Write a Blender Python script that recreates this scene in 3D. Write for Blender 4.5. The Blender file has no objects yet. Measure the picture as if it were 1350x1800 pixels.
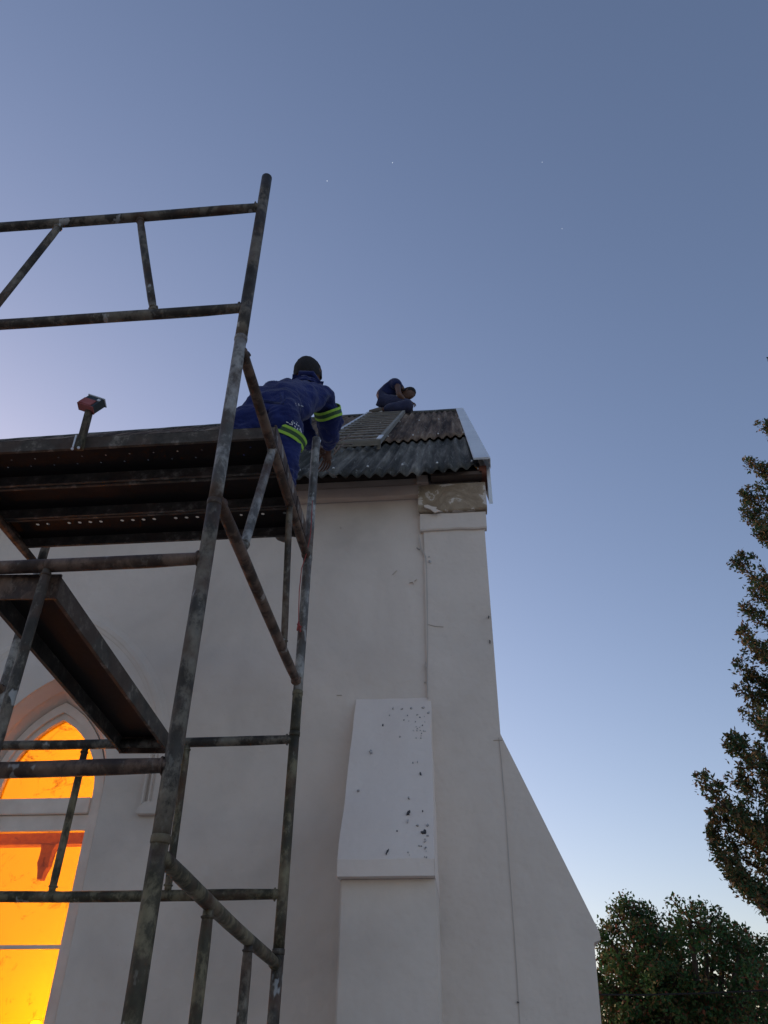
import bpy, bmesh, math, random
import numpy as np
from mathutils import Vector, Matrix, noise
random.seed(7)
rng = np.random.default_rng(7)
R_ = math.radians
sc = bpy.context.scene
col = sc.collection

# ------------------------------------------------------------------ camera
PIT, ROLL, YAW, FPX = R_(35.43), R_(0.576), R_(5.56), 1420.0
CAM = Vector((0, 0, 1.6))
_F = Vector((-math.sin(YAW)*math.cos(PIT), math.cos(YAW)*math.cos(PIT), math.sin(PIT)))
_r = Vector((math.cos(YAW), math.sin(YAW), 0)); _u = _r.cross(_F)
_Rt = _r*math.cos(ROLL) + _u*math.sin(ROLL)
_Up = -_r*math.sin(ROLL) + _u*math.cos(ROLL)
cam_d = bpy.data.cameras.new('camera'); cam = bpy.data.objects.new('camera', cam_d); col.objects.link(cam)
cam_d.sensor_fit = 'HORIZONTAL'; cam_d.sensor_width = 36; cam_d.lens = 36*FPX/1350
cam_d.clip_start = .05; cam_d.clip_end = 6000
cam.matrix_world = Matrix.Translation(CAM) @ Matrix((( _Rt.x, _Up.x, -_F.x), (_Rt.y, _Up.y, -_F.y), (_Rt.z, _Up.z, -_F.z))).to_4x4()
sc.camera = cam

def ray(px, py): return _F*FPX + _Rt*(px-675) - _Up*(py-900)
def atY(px, py, y): d = ray(px, py); return CAM + d*(y/d.y)      # point of the survey ray on the real plane Y = y
def atX(px, py, x): d = ray(px, py); return CAM + d*(x/d.x)
def atZ(px, py, z): d = ray(px, py); return CAM + d*((z-1.6)/d.z)

# ------------------------------------------------------------------ light
SUN_AZ, SUN_EL = R_(-46), R_(8.0)       # azimuth from +Y towards +X
world = bpy.data.worlds.new('World'); sc.world = world; world.use_nodes = True
wn, wl = world.node_tree.nodes, world.node_tree.links
wn.clear()
sky = wn.new('ShaderNodeTexSky'); sky.sky_type = 'NISHITA'; sky.sun_disc = False
sky.sun_elevation = SUN_EL; sky.sun_rotation = SUN_AZ
sky.air_density = 1.0; sky.dust_density = 1.1; sky.ozone_density = 2.0
bg = wn.new('ShaderNodeBackground'); bg.inputs['Strength'].default_value = .13
wo = wn.new('ShaderNodeOutputWorld')
wb = wn.new('ShaderNodeMix'); wb.data_type = 'RGBA'; wb.blend_type = 'MULTIPLY'; wb.inputs[0].default_value = 1
wb.inputs[7].default_value = (1.215, .985, 1.01, 1)      # the camera's white balance: dusk rendered slightly violet
wl.new(sky.outputs[0], wb.inputs[6]); wl.new(wb.outputs[2], bg.inputs[0]); wl.new(bg.outputs[0], wo.inputs[0])
sd = bpy.data.lights.new('sun', 'SUN'); sd.energy = .6; sd.angle = R_(.6); sd.color = (1, .55, .3)
sun = bpy.data.objects.new('sun', sd); col.objects.link(sun)
sv = Vector((math.sin(SUN_AZ)*math.cos(SUN_EL), math.cos(SUN_AZ)*math.cos(SUN_EL), math.sin(SUN_EL)))
sun.rotation_euler = sv.to_track_quat('Z', 'Y').to_euler()
vs = sc.view_settings; vs.view_transform = 'Standard'; vs.look = 'None'; vs.gamma = 1; vs.exposure = .93
vs.use_curve_mapping = False

# ------------------------------------------------------------------ materials
class NT:
    def __init__(s, name):
        s.m = bpy.data.materials.new(name); s.m.use_nodes = True
        s.n, s.l = s.m.node_tree.nodes, s.m.node_tree.links
        s.b = s.n['Principled BSDF']; s.out = s.n['Material Output']
        s.tc = s.n.new('ShaderNodeTexCoord')
    def vec(s, scale=(1, 1, 1), src='Object'):
        mp = s.n.new('ShaderNodeMapping'); mp.inputs['Scale'].default_value = scale
        s.l.new(s.tc.outputs[src], mp.inputs[0]); return mp.outputs[0]
    def noise(s, sc_=5, det=5, rough=.55, v=None, dist=0):
        t = s.n.new('ShaderNodeTexNoise'); t.inputs['Scale'].default_value = sc_
        t.inputs['Detail'].default_value = det; t.inputs['Roughness'].default_value = rough; t.inputs['Distortion'].default_value = dist
        s.l.new(v if v is not None else s.tc.outputs['Object'], t.inputs['Vector']); return t.outputs[0]
    def voro(s, sc_=5, v=None, feat='F1'):
        t = s.n.new('ShaderNodeTexVoronoi'); t.inputs['Scale'].default_value = sc_; t.feature = feat
        s.l.new(v if v is not None else s.tc.outputs['Object'], t.inputs['Vector']); return t.outputs[0]
    def ramp(s, fac, stops):
        r = s.n.new('ShaderNodeValToRGB'); e = r.color_ramp.elements
        while len(e) < len(stops): e.new(.5)
        for k, (p, c) in enumerate(stops):
            e[k].position = p; e[k].color = (c, c, c, 1) if isinstance(c, (int, float)) else (*c, 1)
        s.l.new(fac, r.inputs[0]); return r.outputs[0]
    def mix(s, fac, a, b, mode='MIX'):
        m = s.n.new('ShaderNodeMix'); m.data_type = 'RGBA'; m.blend_type = mode
        for i, x in ((0, fac), (6, a), (7, b)):
            if isinstance(x, (int, float)): m.inputs[i].default_value = x if i == 0 else (x, x, x, 1)
            elif isinstance(x, tuple): m.inputs[i].default_value = (*x, 1)
            else: s.l.new(x, m.inputs[i])
        return m.outputs[2]
    def mul(s, a, b):
        m = s.n.new('ShaderNodeMath'); m.operation = 'MULTIPLY'
        for i, x in ((0, a), (1, b)):
            if isinstance(x, (int, float)): m.inputs[i].default_value = x
            else: s.l.new(x, m.inputs[i])
        return m.outputs[0]
    def set(s, color=None, rough=None, metal=None, spec=None):
        for k, x in (('Base Color', color), ('Roughness', rough), ('Metallic', metal), ('Specular IOR Level', spec)):
            if x is None: continue
            if isinstance(x, tuple): s.b.inputs[k].default_value = (*x, 1)
            elif isinstance(x, (int, float)): s.b.inputs[k].default_value = x
            else: s.l.new(x, s.b.inputs[k])
        return s
    def bump(s, h, strength=.3, dist=.01):
        b = s.n.new('ShaderNodeBump'); b.inputs['Strength'].default_value = strength; b.inputs['Distance'].default_value = dist
        if 'Normal' in b.inputs and s.b.inputs['Normal'].is_linked:
            s.l.new(s.b.inputs['Normal'].links[0].from_socket, b.inputs['Normal'])
        s.l.new(h, b.inputs['Height']); s.l.new(b.outputs[0], s.b.inputs['Normal']); return s

def m_plaster(name, base, blot=.06):
    t = NT(name)
    lo = tuple(c*(1-blot*1.6) for c in base); hi = tuple(min(1, c*(1+blot)) for c in base)
    c = t.ramp(t.noise(1.1, 4, .6, dist=.4), [(.3, lo), (.5, base), (.72, hi)])
    c = t.mix(t.ramp(t.noise(2.3, 5, .6, t.vec((1, 1, .35))), [(.52, 0), (.7, .35)]), c, tuple(x*.86 for x in (base[0]*1.02, base[1]*.99, base[2]*.98)))
    sp = t.ramp(t.noise(46, 3, .7), [(.70, 0), (.76, .45)])
    c = t.mix(sp, c, tuple(x*.6 for x in base))
    t.set(c, .78, 0, .25)
    t.bump(t.noise(2.6, 4, .6), .75, .04); t.bump(t.noise(28, 6, .65), .3, .006); t.bump(t.noise(160, 3, .6), .15, .002)
    return t.m
M = {}
M['wall'] = m_plaster('wall_paint', (.655, .56, .48), .11)
M['wall2'] = m_plaster('weathering_paint', (.75, .64, .56), .05)
M['trim'] = m_plaster('trim_paint', (.60, .50, .40), .08)
t = NT('bare_render')
k = t.ramp(t.noise(5.5, 5, .6, dist=.7), [(.40, (.66, .58, .50)), (.465, (.64, .56, .48)), (.485, (.38, .29, .20)), (.58, (.28, .205, .135)), (.75, (.42, .33, .24))])
t.set(k, .95).bump(t.noise(18, 6, .7), .6, .02); M['bare'] = t.m
t = NT('frame_paint'); t.set(t.ramp(t.noise(9, 5), [(.35, (.66, .55, .46)), (.7, (.78, .67, .57))]), .5).bump(t.noise(30, 4), .2, .003); M['frame'] = t.m
t = NT('chipped_dark'); t.set(t.ramp(t.noise(60, 4), [(.35, (.02, .02, .022)), (.7, (.12, .115, .12))]), .95); M['chip'] = t.m
t = NT('scrape'); t.set(t.ramp(t.noise(90, 3), [(.4, (.30, .28, .27)), (.65, (.62, .57, .54))]), .95); M['scrape'] = t.m
t = NT('hairline'); t.set((.50, .44, .39), .95); M['crack'] = t.m

def m_tube(name, a, b, splash=.55):
    t = NT(name)
    c = t.ramp(t.noise(13, 6, .68, t.vec((1, 1, .7)), .15), [(.34, tuple(q*.6 for q in a)), (.47, a), (.55, b), (.66, tuple(q*1.35 for q in b))])
    rust = t.ramp(t.noise(7, 5, .6), [(.5, 0), (.66, .8)])
    c = t.mix(rust, c, (.075, .038, .022))
    sp = t.ramp(t.noise(30, 4, .7, t.vec((1.3, 1.3, .6))), [(.60, 0), (.67, splash*.35)])
    c = t.mix(sp, c, (.36, .33, .28))
    sp2 = t.ramp(t.noise(11, 3, .6, t.vec((1.2, .9, .7))), [(.665, 0), (.69, splash)])
    c = t.mix(sp2, c, (.46, .45, .43))
    t.set(c, t.ramp(t.noise(20, 4), [(.3, .42), (.7, .75)]), .25, .4)
    t.bump(t.noise(45, 5, .7), .35, .003)
    return t.m
M['tube'] = m_tube('scaffold_tube_paint', (.045, .036, .027), (.14, .118, .09), .6)
M['tube_grey'] = m_tube('scaffold_tube_galvanised', (.11, .10, .09), (.27, .255, .235), .5)
M['tube_olive'] = m_tube('scaffold_tube_olive', (.05, .042, .024), (.15, .125, .075), .6)
M['tube_brown'] = m_tube('scaffold_tube_brown', (.055, .032, .022), (.13, .082, .058), .4)
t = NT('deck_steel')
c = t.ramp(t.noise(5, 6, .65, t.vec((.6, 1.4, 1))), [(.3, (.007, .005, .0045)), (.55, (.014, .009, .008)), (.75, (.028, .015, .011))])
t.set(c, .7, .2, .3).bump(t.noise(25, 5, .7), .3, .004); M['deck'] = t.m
t = NT('deck_lip')
c = t.ramp(t.noise(12, 6, .7), [(.32, (.035, .030, .026)), (.55, (.085, .072, .06)), (.68, (.26, .225, .19))])
c = t.mix(t.ramp(t.noise(5, 3), [(.48, 0), (.6, .6)]), c, (.085, .055, .042))
t.set(c, .8, .1, .3).bump(t.noise(30, 5, .7), .4, .004); M['lip'] = t.m

t = NT('asbestos_sheet')
v = t.vec((1, .06, .06))
c = t.ramp(t.noise(7.5, 6, .7, v), [(.36, (.020, .019, .017)), (.47, (.065, .060, .053)), (.56, (.13, .12, .105)), (.68, (.30, .27, .23))])
c = t.mix(t.ramp(t.noise(1.3, 4, .6, t.vec((1, .3, .3))), [(.45, 0), (.62, .45)]), c, (.035, .038, .030))
spk = t.ramp(t.noise(30, 4, .75, t.vec((1, .12, .12))), [(.58, 0), (.66, .6)])
c = t.mix(spk, c, (.27, .26, .235)); t.set(c, .95, 0, .15).bump(t.noise(40, 5, .7), .5, .006); M['sheet_low'] = t.m
t = NT('asbestos_sheet_lichen')
c = t.ramp(t.noise(8, 6, .7, t.vec((1, .05, .05))), [(.36, (.030, .022, .019)), (.47, (.095, .066, .052)), (.57, (.19, .135, .10)), (.70, (.34, .27, .20))])
spk = t.ramp(t.noise(26, 4, .75, t.vec((1, .12, .12))), [(.57, 0), (.66, .6)])
c = t.mix(spk, c, (.28, .26, .21)); t.set(c, .95, 0, .15).bump(t.noise(40, 5, .7), .5, .006); M['sheet_up'] = t.m
t = NT('verge_metal'); t.set(t.ramp(t.noise(4, 4), [(.3, (.60, .61, .62)), (.7, (.72, .73, .73))]), .35, .15); M['verge'] = t.m
t = NT('fascia_paint'); t.set(t.ramp(t.noise(6, 5, .6, t.vec((.5, 1, 1))), [(.3, (.50, .37, .29)), (.7, (.64, .50, .40))]), .75).bump(t.noise(22, 5), .3, .006); M['fascia'] = t.m
t = NT('old_timber'); t.set(t.ramp(t.noise(14, 5, .7, t.vec((.3, 1, 1))), [(.3, (.05, .035, .028)), (.7, (.13, .085, .06))]), .9).bump(t.noise(30, 4), .4, .004); M['timber'] = t.m
t = NT('red_timber'); t.set((.17, .055, .03), .8)
M['redwood'] = t.m
t = NT('orange_beam'); t.set(t.ramp(t.noise(30, 4), [(.3, (.40, .13, .06)), (.7, (.55, .22, .10))]), .8); M['beam'] = t.m
t = NT('weathered_slat'); t.set(t.ramp(t.noise(12, 5, .7, t.vec((.3, 1, 1))), [(.3, (.15, .14, .12)), (.7, (.30, .285, .25))]), .9); M['slat'] = t.m
t = NT('aluminium'); t.set(t.ramp(t.noise(9, 4), [(.3, (.42, .43, .44)), (.7, (.62, .62, .62))]), .4, .3); M['alu'] = t.m

def m_cloth(name, a, b):
    t = NT(name)
    t.set(t.ramp(t.noise(4, 5, .6), [(.3, a), (.7, b)]), .9, 0, .15)
    t.b.inputs['Sheen Weight'].default_value = .15
    t.bump(t.noise(9, 5, .6, dist=1.2), .55, .03); t.bump(t.noise(120, 2), .1, .002)
    return t.m
M['navy'] = m_cloth('blue_workwear', (.008, .013, .070), (.015, .025, .125))
M['navy2'] = m_cloth('dark_blue_workwear', (.006, .010, .045), (.012, .018, .075))
M['grey_cloth'] = m_cloth('dusty_trousers', (.020, .024, .060), (.045, .050, .095))
t = NT('skin'); t.set(t.ramp(t.noise(20, 3), [(.3, (.075, .035, .022)), (.7, (.12, .058, .036))]), .55, 0, .4); M['skin'] = t.m
t = NT('short_hair'); t.set((.012, .010, .010), .9).bump(t.noise(120, 4, .8), .9, .008); M['hair'] = t.m
t = NT('hivis_yellow'); t.set((.30, .55, .05), .6); M['lime'] = t.m
t = NT('hivis_band'); t.set((.02, .07, .02), .6); M['limedark'] = t.m
t = NT('white_print'); t.set((.62, .63, .66), .7); M['print'] = t.m
t = NT('boot'); t.set((.10, .085, .07), .8); M['boot'] = t.m
t = NT('pale_rubber'); t.set((.42, .40, .38), .8); M['sole'] = t.m
t = NT('red_box'); t.set(t.ramp(t.noise(20, 4), [(.35, (.26, .055, .05)), (.7, (.36, .10, .09))]), .6); M['redbox'] = t.m
t = NT('black_box'); t.set((.022, .03, .035), .5); M['blackbox'] = t.m
t = NT('white_edge'); t.set((.62, .64, .68), .5); M['white'] = t.m
t = NT('red_cord'); t.set((.30, .05, .045), .8); M['cord'] = t.m
t = NT('brown_wire'); t.set((.16, .115, .09), .8); M['wire'] = t.m
t = NT('black_cable'); t.set((.012, .012, .012), .6); M['cable'] = t.m
t = NT('bark'); t.set(t.ramp(t.noise(10, 5, .7, t.vec((1, 1, .2))), [(.3, (.035, .025, .018)), (.7, (.10, .07, .05))]), .95).bump(t.noise(14, 5), .8, .03); M['bark'] = t.m
t = NT('interior_plaster'); t.set((.78, .72, .62), .9); M['inside'] = t.m
t = NT('ground_bounce'); t.set(t.ramp(t.noise(.6, 6, .65), [(.35, (.60, .54, .47)), (.55, (.50, .46, .39)), (.75, (.68, .62, .55))]), .95).bump(t.noise(9, 5), .5, .05); M['ground'] = t.m  # unseen ground, albedo raised to bounce light up under the eaves

def m_leaf(name, stops):
    t = NT(name)
    oi = t.n.new('ShaderNodeNewGeometry')
    r = t.ramp(oi.outputs['Random Per Island'], stops)
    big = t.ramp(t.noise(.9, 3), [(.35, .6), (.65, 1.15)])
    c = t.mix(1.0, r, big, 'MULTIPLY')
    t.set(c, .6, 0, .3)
    tr = t.n.new('ShaderNodeBsdfTranslucent'); t.l.new(c, tr.inputs[0])
    mx = t.n.new('ShaderNodeMixShader'); mx.inputs[0].default_value = .25
    t.l.new(t.b.outputs[0], mx.inputs[1]); t.l.new(tr.outputs[0], mx.inputs[2]); t.l.new(mx.outputs[0], t.out.inputs[0])
    return t.m
M['conifer'] = m_leaf('conifer_foliage', [(0, (.03, .085, .045)), (.35, (.055, .115, .045)), (.6, (.12, .105, .045)), (.85, (.20, .125, .055)), (1, (.16, .08, .04))])
M['broad'] = m_leaf('broad_foliage', [(0, (.035, .11, .038)), (.45, (.07, .17, .05)), (.72, (.10, .13, .045)), (.90, (.19, .12, .05)), (1, (.24, .08, .05))])
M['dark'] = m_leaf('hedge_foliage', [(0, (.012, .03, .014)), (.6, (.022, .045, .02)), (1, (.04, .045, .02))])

# glass : orange tinted clear panes with grime
t = NT('orange_glass')
tr = t.n.new('ShaderNodeBsdfTransparent'); tr.inputs[0].default_value = (1, .68, .02, 1)
gl = t.n.new('ShaderNodeBsdfGlossy'); gl.inputs['Roughness'].default_value = .08; gl.inputs[0].default_value = (.8, .8, .8, 1)
df = t.n.new('ShaderNodeBsdfDiffuse'); df.inputs[0].default_value = (.10, .035, .01, 1)
m1 = t.n.new('ShaderNodeMixShader'); m1.inputs[0].default_value = .04
m2 = t.n.new('ShaderNodeMixShader')
gr = t.ramp(t.noise(7, 6, .75, dist=1.0), [(.56, 0), (.70, .5)])
t.l.new(gr, m2.inputs[0]); t.l.new(tr.outputs[0], m1.inputs[1]); t.l.new(gl.outputs[0], m1.inputs[2])
t.l.new(m1.outputs[0], m2.inputs[1]); t.l.new(df.outputs[0], m2.inputs[2]); t.l.new(m2.outputs[0], t.out.inputs[0])
M['glass'] = t.m
t = NT('sun_glare'); em = t.n.new('ShaderNodeEmission'); em.inputs[0].default_value = (1, .85, .35, 1); em.inputs[1].default_value = 90  # emission standing in for the sun's glare behind the panes
t.l.new(em.outputs[0], t.out.inputs[0]); M['sun_glare'] = t.m

# ------------------------------------------------------------------ helpers
def link(name, me, mat=None, parent=None):
    o = bpy.data.objects.new(name, me); col.objects.link(o)
    if mat is not None and me is not None:
        for m in (mat if isinstance(mat, list) else [mat]): me.materials.append(m)
    if parent is not None: o.parent = parent
    return o
def mesh(name, vs_, fs): me = bpy.data.meshes.new(name); me.from_pydata([tuple(v) for v in vs_], [], fs); me.update(); return me
def obj(name, vs_, fs, mat, parent=None, smooth=False):
    me = mesh(name, vs_, fs)
    bm = bmesh.new(); bm.from_mesh(me); bmesh.ops.recalc_face_normals(bm, faces=bm.faces); bm.to_mesh(me); bm.free()
    if smooth: me.polygons.foreach_set('use_smooth', [True]*len(me.polygons))
    return link(name, me, mat, parent)
def from_bm(name, bm, mat, parent=None, smooth=False):
    bmesh.ops.recalc_face_normals(bm, faces=bm.faces)
    me = bpy.data.meshes.new(name); bm.to_mesh(me); bm.free()
    if smooth: me.polygons.foreach_set('use_smooth', [True]*len(me.polygons))
    return link(name, me, mat, parent)
def thing(name, label, cat, loc=(0, 0, 0), group=None):
    o = bpy.data.objects.new(name, None); col.objects.link(o); o.location = loc; o.empty_display_size = .1
    tag(o, label, cat, group); return o
def tag(o, label=None, cat=None, group=None, kind=None):
    if label: o['label'] = label
    if cat: o['category'] = cat
    if group: o['group'] = group
    if kind: o['kind'] = kind
    return o
def box(bm, x0, x1, y0, y1, z0, z1, bev=0):
    vs_ = [bm.verts.new(p) for p in ((x0, y0, z0), (x1, y0, z0), (x1, y1, z0), (x0, y1, z0), (x0, y0, z1), (x1, y0, z1), (x1, y1, z1), (x0, y1, z1))]
    fs = [bm.faces.new([vs_[i] for i in f]) for f in ((3, 2, 1, 0), (4, 5, 6, 7), (0, 1, 5, 4), (1, 2, 6, 5), (2, 3, 7, 6), (3, 0, 4, 7))]
    if bev:
        es = set(e for f in fs for e in f.edges)
        bmesh.ops.bevel(bm, geom=list(es), offset=bev, segments=2, affect='EDGES')
def boxo(name, x0, x1, y0, y1, z0, z1, mat, parent=None, bev=0):
    bm = bmesh.new(); box(bm, x0, x1, y0, y1, z0, z1, bev); return from_bm(name, bm, mat, parent)
def prism(name, pts, axis, a, b, mat, parent=None, bev=0):
    """polygon pts (2D) extruded along axis x|y between a and b"""
    def P(p, t): return (t, p[0], p[1]) if axis == 'x' else (p[0], t, p[1]) if axis == 'y' else (p[0], p[1], t)
    bm = bmesh.new()
    A = [bm.verts.new(P(p, a)) for p in pts]; B = [bm.verts.new(P(p, b)) for p in pts]
    bm.faces.new(A); bm.faces.new(B[::-1]); n = len(pts)
    for i in range(n): bm.faces.new((A[i], B[i], B[(i+1) % n], A[(i+1) % n]))
    if bev: bmesh.ops.bevel(bm, geom=bm.edges[:], offset=bev, segments=2, affect='EDGES')
    return from_bm(name, bm, mat, parent)
def tube_geo(pts, r, seg=14, wob=0, cap=True):
    """tube through pts; r a number or list"""
    pts = [Vector(p) for p in pts]; n = len(pts)
    rs = r if isinstance(r, (list, tuple)) else [r]*n
    vs_, fs = [], []
    up = None
    for i, p in enumerate(pts):
        d = (pts[min(i+1, n-1)] - pts[max(i-1, 0)]).normalized()
        if up is None:
            up = Vector((0, 0, 1)) if abs(d.z) < .9 else Vector((1, 0, 0))
        s = d.cross(up).normalized(); up2 = s.cross(d).normalized(); up = up2
        for k in range(seg):
            a = 2*math.pi*k/seg
            q = rs[i]*(1 + (wob*noise.noise(p*6 + Vector((k*.9, 0, 0))) if wob else 0))
            vs_.append(p + s*math.cos(a)*q + up2*math.sin(a)*q)
        if i:
            for k in range(seg):
                a0 = (i-1)*seg+k; a1 = (i-1)*seg+(k+1) % seg
                fs.append((a0, a1, a1+seg, a0+seg))
    if cap:
        fs.append(tuple(range(seg))[::-1]); fs.append(tuple((n-1)*seg+k for k in range(seg)))
    return vs_, fs
def tube(name, pts, r, mat, parent=None, seg=14, wob=0, sub=1):
    if sub > 1:
        P = [Vector(p) for p in pts]; out = []
        for a, b in zip(P, P[1:]):
            out += [a.lerp(b, k/sub) for k in range(sub)]
        pts = out + [P[-1]]
    v, f = tube_geo(pts, r, seg, wob)
    return obj(name, v, f, mat, parent, True)

# ------------------------------------------------------------------ ground
def ground():
    n = 60; vs_, fs = [], []
    S = 2500
    for j in range(n+1):
        for i in range(n+1):
            u, v = (i/n*2-1), (j/n*2-1)
            x, y = S*u*abs(u)**1.6, S*v*abs(v)**1.6
            vs_.append((x, y, .05*noise.noise(Vector((x*.2, y*.2, 0))) - .03))
    for j in range(n):
        for i in range(n): a = j*(n+1)+i; fs.append((a, a+1, a+n+2, a+n+1))
    return obj('ground', vs_, fs, M['ground'], None, True)
tag(ground(), 'ground around the church, made pale to bounce light', kind='structure')

# ------------------------------------------------------------------ church
W = 4.2                                     # plane of the long wall
XE = .215                                   # its right hand corner
XW = -12.0
TAN = math.tan(R_(45.47))
def roof_z(y, off=0): return 4.765 + (y-4.0)*TAN + off
RIDGE_Y = 8.56
church = thing('church', 'white plastered church with steep corrugated roof, corner buttresses and pointed window', 'church', (0, 6, 0))
def P(o):                                   # parent keeping world coordinates
    o.parent = church; o.location = o.location - church.location; return o
def arch(cx, half, zs, Rr, z0, n=14):
    """closed outline of a lancet: bottom-left, up, apex, down"""
    pts = [(cx-half, z0), (cx-half, zs)]
    c = cx-half+Rr; a1 = math.acos((cx-c)/Rr)
    for k in range(1, n+1):
        a = math.pi + (a1-math.pi)*k/n; pts.append((c+Rr*math.cos(a), zs+Rr*math.sin(a)))
    right = [(2*cx-x, z) for x, z in pts[:-1]][::-1]
    return pts + right
CX = -2.30
A_out = arch(CX, .405, 2.88, .72, 1.0)       # opening at the wall face
A_in = arch(CX, .335, 2.90, .60, 1.06)       # opening at the frame
def wall():
    bm = bmesh.new()
    X0, X1, Z1 = XW, XE, 4.88
    outer = [(X0, -.2), (X1, -.2), (X1, Z1), (X0, Z1)]
    ov = [bm.verts.new((x, W, z)) for x, z in outer]; iv = [bm.verts.new((x, W, z)) for x, z in A_out]
    es = [bm.edges.new((ov[i], ov[(i+1) % 4])) for i in range(4)] + [bm.edges.new((iv[i], iv[(i+1) % len(iv)])) for i in range(len(iv))]
    bmesh.ops.triangle_fill(bm, use_beauty=True, use_dissolve=False, edges=es)
    n = len(iv)
    # moulded reveal: a small step, a splay, a second step
    rings = [(A_out, W), (A_out, W+.015)]
    mid = [(a[0]*.45+b[0]*.55, a[1]*.45+b[1]*.55) for a, b in zip(A_out, A_in)]
    rings += [(mid, W+.085), (mid, W+.10), (A_in, W+.17), (A_in, W+.28)]
    prev = iv
    for pts, y in rings[1:]:
        cur = [bm.verts.new((x, y, z)) for x, z in pts]
        for i in range(n): bm.faces.new((prev[i], prev[(i+1) % n], cur[(i+1) % n], cur[i]))
        prev = cur
    # gable end wall, back wall, inner skins
    def quad(*p): bm.faces.new([bm.verts.new(q) for q in p])
    YB = 2*RIDGE_Y - W
    zr = roof_z(RIDGE_Y, -.06)
    for x in (XE, XW): bm.faces.new([bm.verts.new(q) for q in ((x, W, -.2), (x, YB, -.2), (x, YB, 4.88), (x, RIDGE_Y, zr), (x, W, 4.88))])
    quad((XW, YB, -.2), (XE, YB, -.2), (XE, YB, 4.88), (XW, YB, 4.88))
    bmesh.ops.recalc_face_normals(bm, faces=bm.faces)
    me = bpy.data.meshes.new('wall'); bm.to_mesh(me); bm.free()
    return P(link('wall', me, M['wall']))
wall_o = wall()
# the corner pilaster : a thin proud strip of plaster between the seam and the corner
def grid_slab(name, x0, x1, yf, yb, z0, z1, mat, nx=6, nz=40, edge=.004, seed=0, xl=None):
    """slab whose front face and left edge are slightly uneven like hand floated plaster"""
    vs_, fs = [], []
    for j in range(nz+1):
        z = z0+(z1-z0)*j/nz
        for i in range(nx+1):
            x = x0+(x1-x0)*i/nx
            if i == 0: x += edge*noise.noise(Vector((seed, 0, z*5)))*2
            vs_.append((x, yf + .003*noise.noise(Vector((x*3, seed, z*3))), z))
    m = (nx+1)*(nz+1)
    for j in range(nz):
        for i in range(nx): a = j*(nx+1)+i; fs.append((a, a+1, a+nx+2, a+nx+1))
    # returns
    L = [j*(nx+1) for j in range(nz+1)]; Rr = [j*(nx+1)+nx for j in range(nz+1)]
    for S in (L, Rr):
        b = len(vs_)
        for q in S: x, y, z = vs_[q]; vs_.append((x, yb, z))
        for k in range(nz): fs.append((S[k], S[k+1], b+k+1, b+k))
    for S in (list(range(nx+1)), [nz*(nx+1)+i for i in range(nx+1)]):
        b = len(vs_)
        for q in S: x, y, z = vs_[q]; vs_.append((x, yb, z))
        for k in range(nx): fs.append((S[k], S[k+1], b+k+1, b+k))
    return obj(name, vs_, fs, mat, None, False)
P(grid_slab('corner_pilaster', -.158, XE+.006, W-.016, W+.01, -.2, 4.43, M['wall'], seed=3))
# corbel at the head of the pilaster: three courses each oversailing the last
def wavy_box(name, x0, x1, yf, z0, z1, mat, amp=.006, seed=0, n=10, parent=None):
    vs_, fs = [], []
    for i in range(n+1):
        x = x0+(x1-x0)*i/n; w = amp*noise.noise(Vector((x*9, seed, 0)))
        w2 = amp*noise.noise(Vector((x*9, seed+5, 0)))
        for (y, z) in ((W+.01, z0+w), (yf+.006, z0+w), (yf, z0+w+.008), (yf, z1+w2-.008), (yf+.006, z1+w2), (W+.01, z1+w2)): vs_.append((x, y, z))
    for i in range(n):
        for k in range(6): a = i*6+k; b = i*6+(k+1) % 6; fs.append((a, b, b+6, a+6))
    fs.append((0, 1, 2, 3, 4, 5)); fs.append(tuple(n*6+k for k in range(6))[::-1])
    return obj(name, vs_, fs, mat, parent)
P(wavy_box('corbel', -.178, XE+.02, W-.036, 4.425, 4.550, M['wall'], .007, 1))
P(wavy_box('corbel', -.186, XE+.03, W-.058, 4.554, 4.765, M['bare'], .006, 2))
# fascia / wall plate under the eaves
P(prism('fascia', [(W-.004, 4.69), (W-.050, 4.692), (W-.056, 4.765), (W-.044, 4.778), (W-.044, 4.830), (W-.004, 4.830)], 'x', XW, -.118, M['fascia'], bev=.003))
P(boxo('fascia_end', -.195, -.119, W-.066, W-.002, 4.772, 4.838, M['fascia'], bev=.004))
P(boxo('wall_plate', XW, XE+.02, W-.022, W+.1, 4.835, 4.895, M['timber']))
P(boxo('purlin_end', XE-.005, XE+.044, 4.10, 4.30, 4.80, 4.865, M['redwood'], bev=.004))
P(boxo('soffit_board', -.10, XE+.012, W-.10, W-.024, 4.795, 4.82, M['timber']))

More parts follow.
